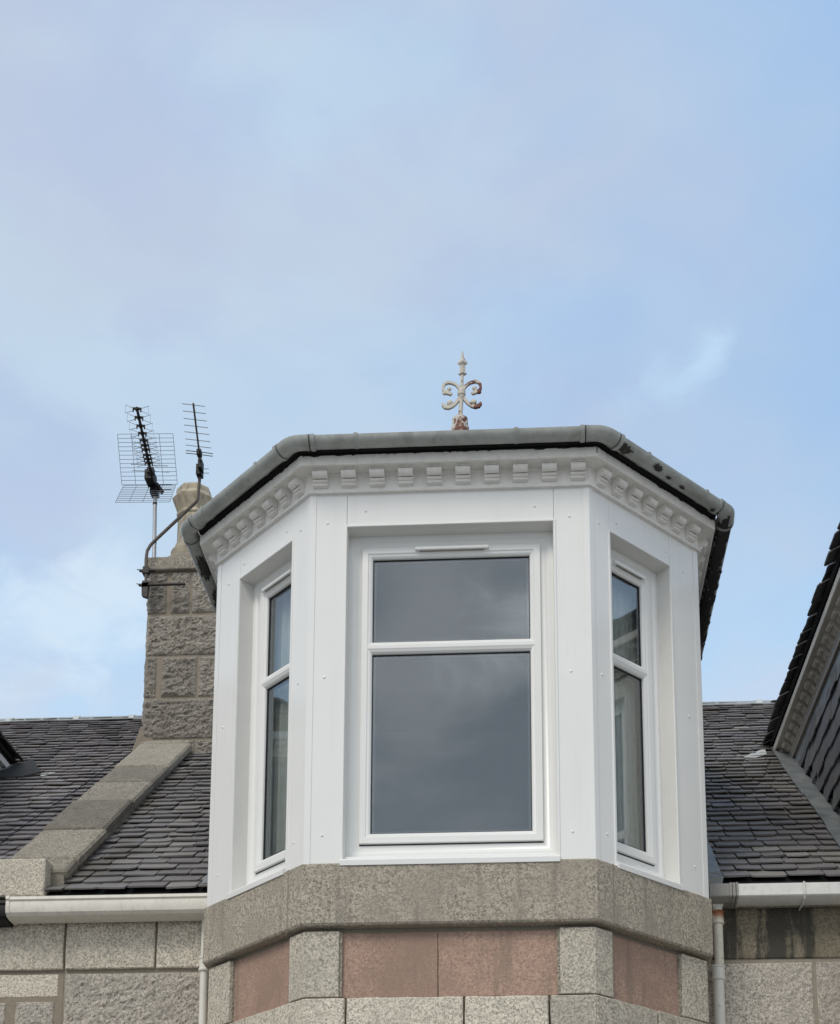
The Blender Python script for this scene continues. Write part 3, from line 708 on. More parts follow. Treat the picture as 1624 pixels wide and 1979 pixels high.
# ------------------------------------------------------------------ cladding, windows
OPEN = {'front': (.213, 1.397), 'right': (.171, .708), 'left': (LOB-.722, LOB-.170)}
ZB, ZT, ZC = 0.0, 2.032, 2.243
def cladding(parent):
    fc = faces(0); mb = MB()
    for nm, (a, b) in OPEN.items():
        F_ = fc[nm]; L = F_.L; g_ = .0016
        F_.box(mb, 0, a-g_, -.02, 0, ZB, ZC); F_.box(mb, b+g_, L, -.02, 0, ZB, ZC)
        F_.box(mb, a+g_*0, b, -.02, -.0006, ZT, ZC)
        F_.box(mb, .01, a-.010, -.075, -.022, ZB+.001, ZC-.001); F_.box(mb, b+.010, L-.01, -.075, -.022, ZB+.001, ZC-.001); F_.box(mb, a-.009, b+.009, -.075, -.022, ZT+.012, ZC-.001)
    o = mb.build('bay_cladding', 'upvc', parent, bevel=.0015, bseg=1)
    for nm, (a, b) in OPEN.items():
        F_ = fc[nm]; rv = MB()
        rv.hexa([F_.p(u, n, z) for u, n, z in ((a-.008, -.17, ZB-.02), (a+.003, -.17, ZB-.02), (a+.003, 0, ZB-.02), (a-.008, 0, ZB-.02), (a-.008, -.17, ZT+.009), (a+.003, -.17, ZT-.002), (a+.003, 0, ZT-.002), (a-.008, 0, ZT+.009))])
        rv.hexa([F_.p(u, n, z) for u, n, z in ((b-.003, -.17, ZB-.02), (b+.008, -.17, ZB-.02), (b+.008, 0, ZB-.02), (b-.003, 0, ZB-.02), (b-.003, -.17, ZT-.002), (b+.008, -.17, ZT+.009), (b+.008, 0, ZT+.009), (b-.003, 0, ZT-.002))])
        rv.hexa([F_.p(u, n, z) for u, n, z in ((a+.003, -.17, ZT-.002), (b-.003, -.17, ZT-.002), (b-.003, -.001, ZT-.002), (a+.003, -.001, ZT-.002), (a-.006, -.17, ZT+.008), (b+.006, -.17, ZT+.008), (b+.006, -.001, ZT+.008), (a-.006, -.001, ZT+.008))])
        rv.build('window_reveal', 'reveal', o)
    o['label'] = 'new glossy white panels cladding the bay'
    for nm, (a, b) in OPEN.items():
        F_ = fc[nm]; t = MB()
        F_.frame(t, a-.0125, b+.0125, ZB-.06, ZT+.0125, [(0, -.002), (0, .004), (.002, .006), (.012, .006), (.014, .002), (.014, -.002)])
        t.v = [(x, y, max(z, ZB-.018)) for x, y, z in t.v]
        t.build('opening_trim', 'upvc_frame', o)
    for k_, (na, nb) in enumerate((('left', 'front'), ('front', 'right'))):
        t = MB(); Fa, Fb = fc[na], fc[nb]
        P = [Fa.p(Fa.L-.034, .0005, 0), Fa.p(Fa.L-.034, .0035, 0), Vector((*octp(2+k_, .0042), 0)), Fb.p(.034, .0035, 0), Fb.p(.034, .0005, 0), Vector((*octp(2+k_, .0003), 0))]
        t.prism([(p.x, p.y, ZB-.004) for p in P], (0, 0, ZC-ZB+.002)); t.build('corner_trim', 'upvc', o, bevel=.001, bseg=1)
        t = MB()
        if k_ == 0: P = [Vector((*octp(0, .0005), 0)), Vector((*octp(0, .0035), 0)), Vector((*octp(1, .0042), 0)), Fa.p(.042, .0035, 0), Fa.p(.042, .0005, 0), Vector((*octp(1, .0003), 0))]
        else: P = [Fb.p(Fb.L-.042, .0005, 0), Fb.p(Fb.L-.042, .0035, 0), Vector((*octp(4, .0042), 0)), Vector((*octp(5, .0035), 0)), Vector((*octp(5, .0005), 0)), Vector((*octp(4, .0003), 0))]
        t.prism([(p.x, p.y, ZB-.004) for p in P], (0, 0, ZC-ZB+.002)); t.build('corner_trim', 'upvc', o, bevel=.001, bseg=1)
    # screw caps
    cap = MB(); cap.lathe((0, 0, 0), [(.0085, 0), (.0078, .0018), (.005, .0036), (.0018, .0044)], 12)
    first = None
    spots = [('front', HW+x, z) for x, z in ((-.481, 2.131), (.489, 2.13), (-.70, 2.06), (.688, 2.059), (-.704, 1.105), (.684, 1.105), (-.703, .164), (.678, .159))]
    spots += [('right', u, z) for u, z in ((.08, 2.048), (.236, 2.111), (.673, 2.116), (.835, 2.047), (.084, 1.11), (.848, 1.108), (.098, .168), (.860, .168))]
    spots += [('left', LOB-u, z) for u, z in ((.233, 2.124), (.090, 2.063), (.681, 2.118), (.850, 2.057), (.089, 1.105), (.867, 1.115), (.102, .154), (.869, .171))]
    for nm, u, z in spots:
        F_ = fc[nm]; p = F_.p(u, -.0004 if z > 2.1 else .0, z); rz = math.atan2(F_.n.y, F_.n.x)
        if first is None: first = cap.build('screw_cap', 'upvc_frame', o, smooth=True); c = first
        else: c = first.copy(); C.objects.link(c); c.parent = o
        c.location = p; c.rotation_euler = Vector((F_.n.x, F_.n.y, 0)).to_track_quat('Z', 'Y').to_euler()
    return o
cladding(house)

def window(parent, F_, a, b, vent, label, mtl='upvc_frame'):
    fr = MB()
    z0, z1 = .068, ZT
    # outer frame with a softly moulded face
    F_.frame(fr, a+.003, b-.003, z0, z1, [(0, -.175), (0, -.100), (.014, -.0975), (.024, -.099), (.033, -.106), (.044, -.113), (.060, -.115), (.074, -.115), (.074, -.175)])
    o = fr.build('window', mtl, parent, smooth=True, angle=28); o['label'] = label
    # stepped cill
    c = MB(); prof = [(-.17, -.02), (.026, -.020), (.028, .008), (.022, .016), (-.026, .022), (-.030, .026), (-.031, .046), (-.036, .051), (-.06, .056), (-.0985, .066), (-.17, .070)]
    c.rings([[F_.p(u, n, z) for n, z in prof] for u in (a-.010, b+.010)]); c.build('window_cill', mtl, o, smooth=True, angle=25)
    # sash
    sa, sb, sz0, sz1 = a+.0775, b-.0775, z0+.0775+.006, z1-.0775
    gk = MB(); F_.frame(gk, sa-.006, sb+.006, sz0-.006, sz1+.006, [(0, -.150), (0, -.1165), (.012, -.1165), (.012, -.150)]); gk.build('sash_seal', 'gasket', o)
    s = MB()
    F_.frame(s, sa, sb, sz0, sz1, [(0, -.16), (0, -.098), (.002, -.096), (.034, -.094), (.037, -.0965), (.040, -.100), (.046, -.101), (.052, -.104), (.060, -.113), (.0625, -.125), (.0625, -.16)])
    zt0, zt1 = 1.298, 1.374
    tr = [(-.16, zt0), (-.125, zt0), (-.113, zt0+.003), (-.104, zt0+.011), (-.101, zt0+.018), (-.0985, zt0+.024), (-.096, zt0+.028), (-.096, zt1-.028), (-.0985, zt1-.024), (-.101, zt1-.018), (-.104, zt1-.011), (-.113, zt1-.003), (-.125, zt1), (-.16, zt1)]
    s.rings([[F_.p(u, n-.0004, z) for n, z in tr] for u in (sa+.036, sb-.036)])
    so = s.build('sash', mtl, o, smooth=True, angle=25)
    ga, gb_, g0, g1 = sa+.0625, sb-.0625, sz0+.0625, sz1-.0625
    for (za, zb) in ((g0, zt0), (zt1, g1)):
        k_ = MB(); F_.frame(k_, ga-.002, gb_+.002, za-.002, zb+.002, [(0, -.135), (0, -.122), (.0065, -.124), (.0065, -.135)]); k_.build('gasket', 'gasket', so)
        k_ = MB(); F_.frame(k_, ga, gb_, za, zb, [(0, -.152), (0, -.134), (.017, -.134), (.017, -.152)]); k_.build('spacer_bar', 'spacer', so)
        q = MB(); F_.box(q, ga-.004, gb_+.004, -.1325, -.1285, za-.004, zb+.004); q.build('pane', 'glass', so)
    # trickle vent
    va, vb = vent; vz = sz1
    v = MB(); v.rings([[F_.p(u, n, z) for n, z in ((-.1, vz-.006), (-.078, vz-.008), (-.074, vz-.012), (-.074, vz-.026), (-.078, vz-.030), (-.1, vz-.031))] for u in (va, vb)])
    vo = v.build('trickle_vent', mtl, o, bevel=.002)
    v = MB(); F_.box(v, va+.025, vb-.025, -.098, -.079, vz-.034, vz-.0305); v.build('vent_slot', 'gutter_grey', vo)
    return o
FC = faces(0)
window(house, FC['front'], *OPEN['front'], (HW-.20, HW+.222), 'wide front window of the white bay')
window(house, FC['right'], *OPEN['right'], (.30, .575), 'narrow oblique window right of the front one')
window(house, FC['left'], *OPEN['left'], (LOB-.60, LOB-.30), 'narrow oblique window left of the front one')

# ------------------------------------------------------------------ cornice (all dormers)
def modillion_mesh(m, parent, w=.042, name='modillion'):
    # side profile in (n, z), z measured down from the soffit; width .092
    pr = [(0, 0), (.088, 0), (.090, -.006), (.082, -.010), (.088, -.016)]
    for i in range(9):
        a = R(60-i*26); pr.append((.064+.031*math.cos(a), -.036+.027*math.sin(a)))
    pr += [(.042, -.058), (.044, -.062), (.050, -.066), (.050, -.074), (.043, -.080), (.030, -.081), (.028, -.085), (.033, -.089), (.033, -.097), (.026, -.102), (.012, -.103), (.0, -.104)]
    mb = MB(); pr = [(n*.74, z*.86) for n, z in pr]
    mb.rings([[(x, -n, z) for n, z in pr] for x in (-w, w)])
    o = mb.build(name, m, parent, smooth=True, angle=38)
    return o
def cornice(cx, parent, m, mdark, yb=4.15, ks=range(6), mod_faces=('front', 'left', 'right', 'side_left', 'side_right'), nside=15):
    fz = MB(); osweep(fz, [(-.05, ZC-.004), (.008, ZC-.004), (.020, ZC-.002), (.022, ZC+.004), (.016, ZC+.010), (.012, ZC+.014), (.009, ZC+.016), (.009, ZSOF-.012), (.016, ZSOF-.004), (.016, ZSOF+.002), (-.05, ZSOF+.002)], cx, yb, ks)
    o = fz.build('cornice', m, parent, smooth=True, angle=25)
    fa = MB(); osweep(fa, [(-.05, ZSOF), (.098, ZSOF), (.100, ZSOF-.006), (.108, ZSOF-.006), (.112, ZSOF), (.112, ZFAS), (.09, ZFAS+.004), (-.05, ZFAS+.004)], cx, yb, ks)
    fa.build('fascia', m, o)
    bd = MB(); osweep(bd, [(-.05, ZFAS+.001), (.086, ZFAS+.001), (.086, 2.52), (-.05, 2.52)], cx, yb, ks); bd.build('eaves_board', 'black', o)
    fc = faces(cx); bases = {}
    def put(F_, u):
        w_ = .042 if F_.L > 1.5 else .032; used = w_ in bases
        if not used: bases[w_] = modillion_mesh(m, o, w_)
        base = bases[w_]
        p = F_.p(u, .010, ZSOF+.0005); rz = math.atan2(F_.d.y, F_.d.x)
        c = base if not used else base.copy()
        if used: C.objects.link(c); c.parent = o
        c.location = p; c.rotation_euler = (0, 0, rz)
    if 'front' in mod_faces:
        for i in range(10): put(fc['front'], HW-.7405+.1646*i)
    for nm in ('left', 'right'):
        if nm in mod_faces:
            for i in range(7):
                u = .085+.1345*i; put(fc[nm], LOB-u if nm == 'left' else u)
    for nm in ('side_left', 'side_right'):
        if nm in mod_faces:
            for i in range(nside):
                u = .10+.205*i*.82; put(fc[nm], 4-u if nm == 'side_left' else u)
    return o
def ragged(F_, parent, seed):
    m_ = MB(); n = 150; vs = []
    for i in range(n+1):
        u = F_.L*i/n*1.04-.02*F_.L; a = noise.noise(Vector((u*14, seed, 0)))+.7*noise.noise(Vector((u*45, seed, 3)))
        d = .003+max(0, a)*.013
        vs += [F_.p(u, .1128, ZFAS+.006), F_.p(u, .1128, ZFAS-d), F_.p(u, .109, ZFAS+.006), F_.p(u, .109, ZFAS-d)]
    m_.add(vs, [f for i in range(n) for f in ((4*i, 4*i+4, 4*i+5, 4*i+1), (4*i+2, 4*i+3, 4*i+7, 4*i+6), (4*i, 4*i+2, 4*i+6, 4*i+4), (4*i+1, 4*i+5, 4*i+7, 4*i+3))])
    m_.build('flaked_edge', 'black', parent)
corn = cornice(0, house, 'old_white', 'old_white')
for i_, nm_ in enumerate(('front', 'right', 'left')): ragged(faces(0)[nm_], corn, i_*2.3+1)
cj = MB(); x_, y_ = octp(3, .1122); cj.tube([(x_, y_, ZSOF+.012), (x_, y_, ZFAS)], .0026, 6); cj.build('fascia_joint', 'black', corn)
corn; corn['label'] = 'dentilled white cornice of the clad bay'

# bay gutter: half-round plastic with clips, rounded angles
def gutter_path(cx, o_, yb0, yb1):
    pts = [Vector((*octp(0, o_, cx, yb0), 0))]
    for k_ in (1, 2, 3, 4):
        c = Vector((*octp(k_, o_, cx), 0)); a = Vector((*octp(k_-1, o_, cx, yb0), 0)); b = Vector((*octp(k_+1, o_, cx, yb1), 0))
        d = .045; A = c+(a-c).normalized()*d; B = c+(b-c).normalized()*d
        for t in (0, .25, .5, .75, 1): pts.append(A*(1-t)**2+c*2*t*(1-t)+B*t*t)
    pts.append(Vector((*octp(5, o_, cx, yb1), 0)))
    return pts
def half_round(r_, zt, th=.003, arc=math.pi):
    n = 12; pr = [(r_*math.cos(-math.pi*i/n), zt+r_*math.sin(-math.pi*i/n)) for i in range(n+1)]
    q = r_-th; pr += [(q*math.cos(-math.pi*(n-i)/n), zt+q*math.sin(-math.pi*(n-i)/n)) for i in range(n+1)]
    return pr
def sweep_path(mb, pts, prof):
    rs = []
    for i, p in enumerate(pts):
        d1 = (p-pts[i-1]).normalized() if i else None; d2 = (pts[i+1]-p).normalized() if i < len(pts)-1 else None
        d = ((d1 or d2)+(d2 or d1)).normalized(); nrm = Vector((d.y, -d.x, 0))
        k_ = 1/max(.5, (d.dot(d1 or d2)))
        rs.append([(p.x+nrm.x*a*k_, p.y+nrm.y*a*k_, z) for a, z in prof])
    mb.rings(rs)
def bay_gutter():
    zt = 2.461; oc = .184; r_ = .0495
    path = gutter_path(0, oc, 3.35, 3.35)
    mb = MB(); sweep_path(mb, path, half_round(r_, zt)); o = mb.build('bay_gutter', 'gutter', house, smooth=True, angle=50); o['label'] = 'half-round weathered grey gutter around the bay'
    # angle pieces
    for k_ in (1, 2, 3, 4):
        c = Vector((*octp(k_, oc), 0)); a = Vector((*octp(k_-1, oc, 0, 3.35), 0)); b = Vector((*octp(k_+1, oc, 0, 3.35), 0))
        la = .115
        A0 = c+(a-c).normalized()*la; B0 = c+(b-c).normalized()*la; A = c+(a-c).normalized()*.05; B = c+(b-c).normalized()*.05
        pts = [A0]+[A*(1-t)**2+c*2*t*(1-t)+B*t*t for t in (0, .25, .5, .75, 1)]+[B0]
        m_ = MB(); sweep_path(m_, pts, half_round(r_+.0045, zt+.001, .005)); g_ = m_.build('gutter_angle', 'gutter', o, smooth=True, angle=50)
        for q, dr in ((A0, (a-c).normalized()), (B0, (b-c).normalized())):
            m_ = MB(); s1 = [q-dr*.012, q+dr*.012]; 
            if q is A0: s1 = s1[::-1]
            sweep_path(m_, s1, half_round(r_+.009, zt+.002, .010))
            s1 = [q-dr*.034, q-dr*.026]
            if q is A0: s1 = s1[::-1]
            sweep_path(m_, s1, half_round(r_+.0075, zt+.002, .010))
            m_.build('gutter_socket', 'gutter', g_, smooth=True, angle=50)
            m_ = MB(); s1 = [q-dr*.0215, q-dr*.016]
            if q is A0: s1 = s1[::-1]
            sweep_path(m_, s1, half_round(r_+.0062, zt+.0015, .008)); m_.build('joint_seal', 'gutter_dark', g_, smooth=True, angle=50)
    # clips
    fc = faces(0)
    def clip(F_, u):
        m_ = MB(); A = F_.p(u-.011, oc, 0); B = F_.p(u+.011, oc, 0)
        sweep_path(m_, [A, B], half_round(r_+.0055, zt+.004, .006))
        m_.build('gutter_clip', 'gutter', o, smooth=True, angle=40)
    for u in (.285, 1.19): clip(fc['front'], u)
    for u in (.27, .80): clip(fc['right'], u)
    for u in (.16, .74): clip(fc['left'], u)
    for u in (.75, 1.9): clip(fc['side_right'], u); clip(fc['side_left'], 4-u)
    # patches on the gutter's outside: flaked paint, and painted shade along the side returns
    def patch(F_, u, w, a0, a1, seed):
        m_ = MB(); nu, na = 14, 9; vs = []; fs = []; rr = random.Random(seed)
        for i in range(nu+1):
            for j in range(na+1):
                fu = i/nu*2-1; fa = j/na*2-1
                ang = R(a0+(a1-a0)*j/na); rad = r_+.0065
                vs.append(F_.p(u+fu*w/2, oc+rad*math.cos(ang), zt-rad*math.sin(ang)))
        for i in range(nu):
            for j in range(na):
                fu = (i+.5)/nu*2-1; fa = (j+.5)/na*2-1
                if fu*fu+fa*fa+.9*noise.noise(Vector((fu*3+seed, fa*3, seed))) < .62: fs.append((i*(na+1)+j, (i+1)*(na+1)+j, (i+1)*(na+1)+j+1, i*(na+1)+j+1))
        m_.add(vs, fs); ob = m_.build('flake_and_shade_patch', 'gutter_dark', o)
    patch(fc['right'], .085, .12, 25, 100, 1); patch(fc['right'], .36, .09, 28, 75, 2); patch(fc['right'], .47, .05, 55, 80, 3); patch(fc['right'], .60, .06, 60, 85, 6)
    patch(fc['right'], .93, .10, 75, 115, 4)
    for i_ in range(9): patch(fc['side_right'], .10+.26*i_, .42, 30+8*(i_ % 2), 165-10*(i_ % 3), 11+i_)  # right return: black staining plus the shade of its backlit underside, painted on
    for i_ in range(2): patch(fc['side_left'], 4-.30-.42*i_, .34, 70+8*(i_ % 2), 150-10*(i_ % 3), 31+i_)  # left return: shade of the underside painted as dark patches
    return o
bay_gutter()

# ------------------------------------------------------------------ dormer roofs and cheeks
APY, APZ, OE = 1.62, 3.60, .13
def dormer_roof(cx, parent, m, seed, over=.13):
    ze = 2.515 if cx else 2.472; APZ = 3.60 if cx else 3.52; rr = random.Random(seed)
    P = [Vector((*octp(k_, over, cx, 4.05), ze)) for k_ in range(6)]
    A = Vector((cx, APY, APZ)); Bk = Vector((cx, 5.5, APZ))
    yv = Y0R+(ze-ZR0)/ZS
    P[0].y = P[5].y = yv
    facets = [[P[0], P[1], A, Bk], [P[1], P[2], A], [P[2], P[3], A], [P[3], P[4], A], [P[4], P[5], Bk, A]]
    bd = MB(); sl = MB()
    for f_ in facets:
        if f_ is facets[0]: e0, e1 = P[0], P[1]
        elif f_ is facets[4]: e0, e1 = P[4], P[5]
        else: e0, e1 = f_[0], f_[1]
        U = (e1-e0).normalized(); ctr = A
        V = (ctr-e0)-U*((ctr-e0).dot(U)); vl = V.length; V.normalize(); N = U.cross(V)
        bd.prism([p-N*.045 for p in f_], N*.03)
        poly = [((p-e0).dot(U), (p-e0).dot(V)) for p in f_]
        slates(sl, e0-V*.03, U, V, lambda u, v, poly=poly: inside(poly, u, max(v, .01)-.0), -.1, (e1-e0).length+.1, vl, rnd=rr)
    o = sl.build('dormer_roof', m, parent); bd.build('roof_boarding', 'black', o)
    hp_ = MB()
    for k_ in (1, 2, 3, 4): hp_.tube([P[k_]+Vector((0, 0, .03)), A+Vector((0, 0, .02))], .022, 8)
    hp_.tube([A+Vector((0, 0, .02)), Bk+Vector((0, 0, .04))], .028, 8); hp_.build('hip_roll', 'lead', o, smooth=True)
    return o
dormer_roof(0, house, 'slate', 21).__setitem__('label', 'roof of the clad bay')

def cheeks(cx, parent, sides=(-1, 1), lining=True):
    """slate-hung side walls standing on the main roof"""
    h = HW+SD
    for s_ in (-1, 1):
        core = MB(); x1 = cx+s_*(h-.03); x0 = cx+s_*(h-.14)
        core.box((min(x0, x1), SD, -.35), (max(x0, x1), 4.1, ZSOF))
        oc_ = core.build('dormer_cheek', 'black', parent)
        if s_ == sides[0]: o = oc_
    for s_ in sides:
        sl = MB()
        x = cx+s_*(h-.028)
        U = Vector((0, 1, 0)) if s_ > 0 else Vector((0, -1, 0)); O = Vector((x, SD if s_ > 0 else 4.1, .3))
        def ok(u, v, s_=s_):
            y = SD+u if s_ > 0 else 4.1-u
            return y < 4.1 and y > SD+.22 and .3+v > roofz(y)+.03 and .3+v < ZC-.02
        slates(sl, O, U, (0, 0, 1), ok, 0, 3.4, 2.05, .17, .17, .2, .32, random.Random(17+int(cx)))
        sl.build('hung_slates', 'slate_cheek', o)
    # lead apron and step strip along the junction
    N = Vector((0, -ZS, 1)).normalized()
    for s_ in sides:
        ld = MB()
        xa = cx+s_*(h-.03); y = 1.1; i = 0
        while y < 3.85:
            y2 = min(y+.78, 3.87); o1 = .165-.008*(i % 2); up_ = .050+.004*(i % 2)
            pts = []
            for yy in (y, y2+.04):
                zz = roofz(yy)
                pts.append([Vector((xa, yy, zz+.10)), Vector((xa+s_*.012, yy, zz+.10)), Vector((xa+s_*.012, yy, zz+.045)), Vector((xa+s_*.03, yy, zz+up_+.004)), Vector((xa+s_*o1, yy, zz+up_+.006)), Vector((xa+s_*o1, yy, zz+up_-.008)), Vector((xa, yy, zz+up_-.01))])
            ld.rings(pts); y = y2; i += 1
        # lead facing board strip beneath the cornice
        Fx = Face((xa, 0, 0), (0, 1, 0), (s_, 0, 0), 0)
        ld.hexa([Vector((xa, SD+.02, ZC-.22)), Vector((xa+s_*.03, SD+.02, ZC-.22)), Vector((xa+s_*.03, 4.05, ZC-.18)), Vector((xa, 4.05, ZC-.18)), Vector((xa, SD+.02, ZC-.055)), Vector((xa+s_*.028, SD+.02, ZC-.055)), Vector((xa+s_*.028, 4.05, ZC-.055)), Vector((xa, 4.05, ZC-.055))])
        ld.build('lead_flashing', 'lead', o)
    return o
cheeks(0, house, (-1, 1))

# -------- old dormer of the neighbouring roofs
def old_dormer(cx, parent, label, mod_side, roofmat, seed):
    o = cheeks(cx, parent, (mod_side,)); o['label'] = label
    cm = cornice(cx, parent, 'old_white_dark' if cx > 0 else 'old_white', 'face_board', 4.0, range(6), ('front', 'side_left' if mod_side < 0 else 'side_right', 'left' if mod_side < 0 else 'right'), 19 if cx > 0 else 19)
    cm['label'] = 'grimy cornice of the '+('right' if cx > 0 else 'left')+' old dormer'
    # face board below the cornice, front panels and simple windows
    fb = MB(); osweep(fb, [(-.05, ZC-.06), (.018, ZC-.06), (.018, ZC-.008), (-.05, ZC-.008)], cx, 3.95); fb.build('face_board', 'face_board', cm)
    fc = faces(cx); mb = MB()
    for nm, (a, b) in OPEN.items():
        F_ = fc[nm]; F_.box(mb, 0, a, -.09, 0, ZB, ZC-.06); F_.box(mb, b, F_.L, -.09, 0, ZB, ZC-.06); F_.box(mb, a, b, -.09, -.001, ZT, ZC-.06)
    mb.build('dormer_front', 'old_white_dark', parent)
    for nm, (a, b) in OPEN.items():
        F_ = fc[nm]; w = MB(); F_.frame(w, a, b, .0, ZT, [(0, -.10), (0, -.06), (.08, -.06), (.08, -.10)]); F_.box(w, a+.07, b-.07, -.098, -.055, 1.0, 1.06)
        wo = w.build('window', 'old_white', parent, bevel=.003); q = MB(); F_.box(q, a+.07, b-.07, -.085, -.08, .07, ZT-.07); q.build('pane', 'glass', wo)
        q = MB(); F_.box(q, a, b, -.45, -.44, .0, ZT); q.build('blind', 'room', wo)
    bb = MB(); osweep(bb, [(-.3, GZ), (.0, GZ), (.0, -.37), (.02, -.36), (.02, 0), (-.3, 0)], cx, 1.18); bb.build('bay_wall', 'granite', parent)
    rf = dormer_roof(cx, parent, roofmat, seed, .128)
    return o
old_dormer(4.08, house, 'slate-hung cheek of the right-hand dormer', -1, 'slate_cheek', 31)
old_dormer(-5.6, nbr, 'slate-hung cheek of the left-hand dormer', 1, 'slate_cheek', 37)

# bits of pale flashing where the dormer eaves die into the roof
def scrap(pts, parent, m='strap'):
    mb = MB(); mb.prism([(x, y, z) for x, y, z in pts], (0, -.002, .006)); mb.build('flashing_scrap', m, parent)
def rp(x, y, o=.034): return (x, y, roofz(y)+o)
scrap([rp(2.20, 3.70), rp(2.28, 3.80), rp(2.42, 3.95), rp(2.40, 3.76), rp(2.30, 3.68)], roof_main)
scrap([rp(-3.80, 3.86), rp(-3.66, 3.68), rp(-3.53, 3.70), rp(-3.60, 3.60), rp(-3.76, 3.74)], roof_left)
wedge = MB(); wedge.prism([rp(-3.86, 4.05, .03), rp(-3.64, 3.66, .03), rp(-3.74, 3.55, .03), rp(-4.1, 3.5, .03)], (0, 0, .03)); wedge.build('eaves_lead', 'black', roof_left)

# ------------------------------------------------------------------ room seen through the glass
rm = MB()
rm.box((-1.34, 3.2, -.3), (1.34, 3.3, 2.4))
plan = [octp(k_, -.19, 0, 3.19) for k_ in range(6)]
rm.prism([(x, y, -.35) for x, y in plan], (0, 0, .05)); rm.prism([(x, y, 2.30) for x, y in plan], (0, 0, .06))
ro = rm.build('room_lining', 'room', house)
lin = MB()
for nm, (a, b) in OPEN.items():
    F_ = FC[nm]; F_.box(lin, .05, a-.02, -.195, -.18, -.3, 2.36); F_.box(lin, b+.02, F_.L-.05, -.195, -.18, -.3, 2.36); F_.box(lin, a-.02, b+.02, -.26, -.18, ZT-.01, 2.36); F_.box(lin, a-.02, b+.02, -.26, -.18, -.3, .06)
lin.build('inner_lining', 'room', ro)
def curtain(F_, u0, u1, n, label):
    mb = MB(); N_ = 60; rs = []
    for i in range(N_+1):
        u = u0+(u1-u0)*i/N_; w = .018*math.sin(i*.9)+.010*math.sin(i*.37+1)
        rs.append([F_.p(u, n+w, .0), F_.p(u, n+w*.8, 1.0), F_.p(u, n+w*.6, 2.05), F_.p(u, n+w*.6-.003, 2.05), F_.p(u, n+w*.8-.003, 1.0), F_.p(u, n+w-.003, .0)])
    mb.rings(rs); o = mb.build('curtain', 'curtain', None, smooth=True); tag(o, label, 'curtain'); return o
curtain(FC['right'], .41, .70, -.215, 'grey curtain hanging inside the right oblique window')
curtain(FC['left'], .26, .56, -.215, 'grey curtain hanging inside the left oblique window')

# ------------------------------------------------------------------ finial
def finial():
    f = thing('roof_finial', (0, APY, 3.55), 'rusting cream cast-iron finial with scrolls above the bay gutter', 'finial')
    K = 2671.; y = 1.6
    def P(X, Y, dy=0.): return Vector(((X-640)/K, y+dy, 4.425-(Y-185)/K))
    b = MB(); c0 = P(592, 1850)
    b.lathe((c0.x, y, 0), [(.075, 3.50), (.075, 3.70), (.068, 3.80), (.066, 3.808), (.060, 3.815), (.059, 3.868), (.054, 3.884), (.026, 3.892), (.022, 3.91)], 8, math.pi/8)
    b.build('finial_base', 'iron', f, bevel=.002)
    rod = MB(); pts = [P(596, 1640), P(600, 1500), P(612, 1300), P(620, 1100), P(628, 900), P(636, 700), P(640, 560)]
    rod.tube(pts, [.020, .0155, .015, .014, .0115, .011, .0105], 8)
    rod.tube([P(622, 1240), P(622, 1180), P(620, 1130), P(622, 1060), P(624, 1000), P(628, 950)], [.013, .021, .025, .025, .018, .011], 8)
    rod.tube([P(620, 1130), P(621, 1050)], [.029, .029], 8)
    rod.build('finial_rod', 'iron', f, smooth=True, angle=50)
    sp = MB(); cz = 640
    prof = [(700, 8), (690, 30), (668, 32), (640, 18), (600, 20), (590, 20), (560, 19), (540, 21), (530, 17), (500, 18), (470, 31), (448, 36), (432, 34), (385, 21), (320, 10), (250, 7), (190, 5.5)]
    sp.rings([[P(cz, Y)+Vector((math.cos(a)*w*1.0/1000*1.05, math.sin(a)*w/1000*.8, 0)) for a in [math.pi/2*j for j in range(4)]] for Y, w in prof])
    sp.build('finial_spear', 'iron', f, bevel=.001)
    up_ = [(650, 1010), (690, 950), (735, 905), (800, 870), (880, 852), (945, 875), (980, 930), (985, 990), (960, 1040), (915, 1070), (860, 1085), (820, 1110)]
    lo_ = [(655, 1180), (690, 1240), (745, 1310), (810, 1362), (880, 1385), (945, 1370), (985, 1325), (990, 1290)]
    for s_ in (1, -1):
        sc = MB()
        def mir(X, Y): return P(622+s_*(X-622)*(1 if s_ > 0 else .98), Y)
        def ribbon(L, ws):
            pts = [mir(*q) for q in L]; rs = []
            for i, p in enumerate(pts):
                d = (pts[min(i+1, len(pts)-1)]-pts[max(i-1, 0)]).normalized(); n = Vector((-d.z, 0, d.x)); w = ws[i]; t_ = .010
                w *= .80; rs.append([p+n*w+Vector((0, -t_, 0)), p-n*w+Vector((0, -t_, 0)), p-n*w+Vector((0, t_, 0)), p+n*w+Vector((0, t_, 0))])
            sc.rings(rs)
        ribbon(up_, [.014, .012, .0105, .0105, .011, .0115, .0115, .011, .0115, .013, .014, .010])
        ribbon(lo_, [.013, .013, .013, .014, .016, .016, .012, .004])
        for (X, Y, r_) in ((862, 990, .0165), (900, 1050, .016), (955, 1075, .016), (850, 1285, .023), (835, 1095, .014)):
            sc.ball(mir(X, Y), r_, 6, (1, .65, 1))
        q = mir(900, 850); sc.tube([q, mir(905, 795)], [.010, .001], 6)
        sc.build('finial_scroll', 'iron', f, smooth=True, angle=45)
finial()

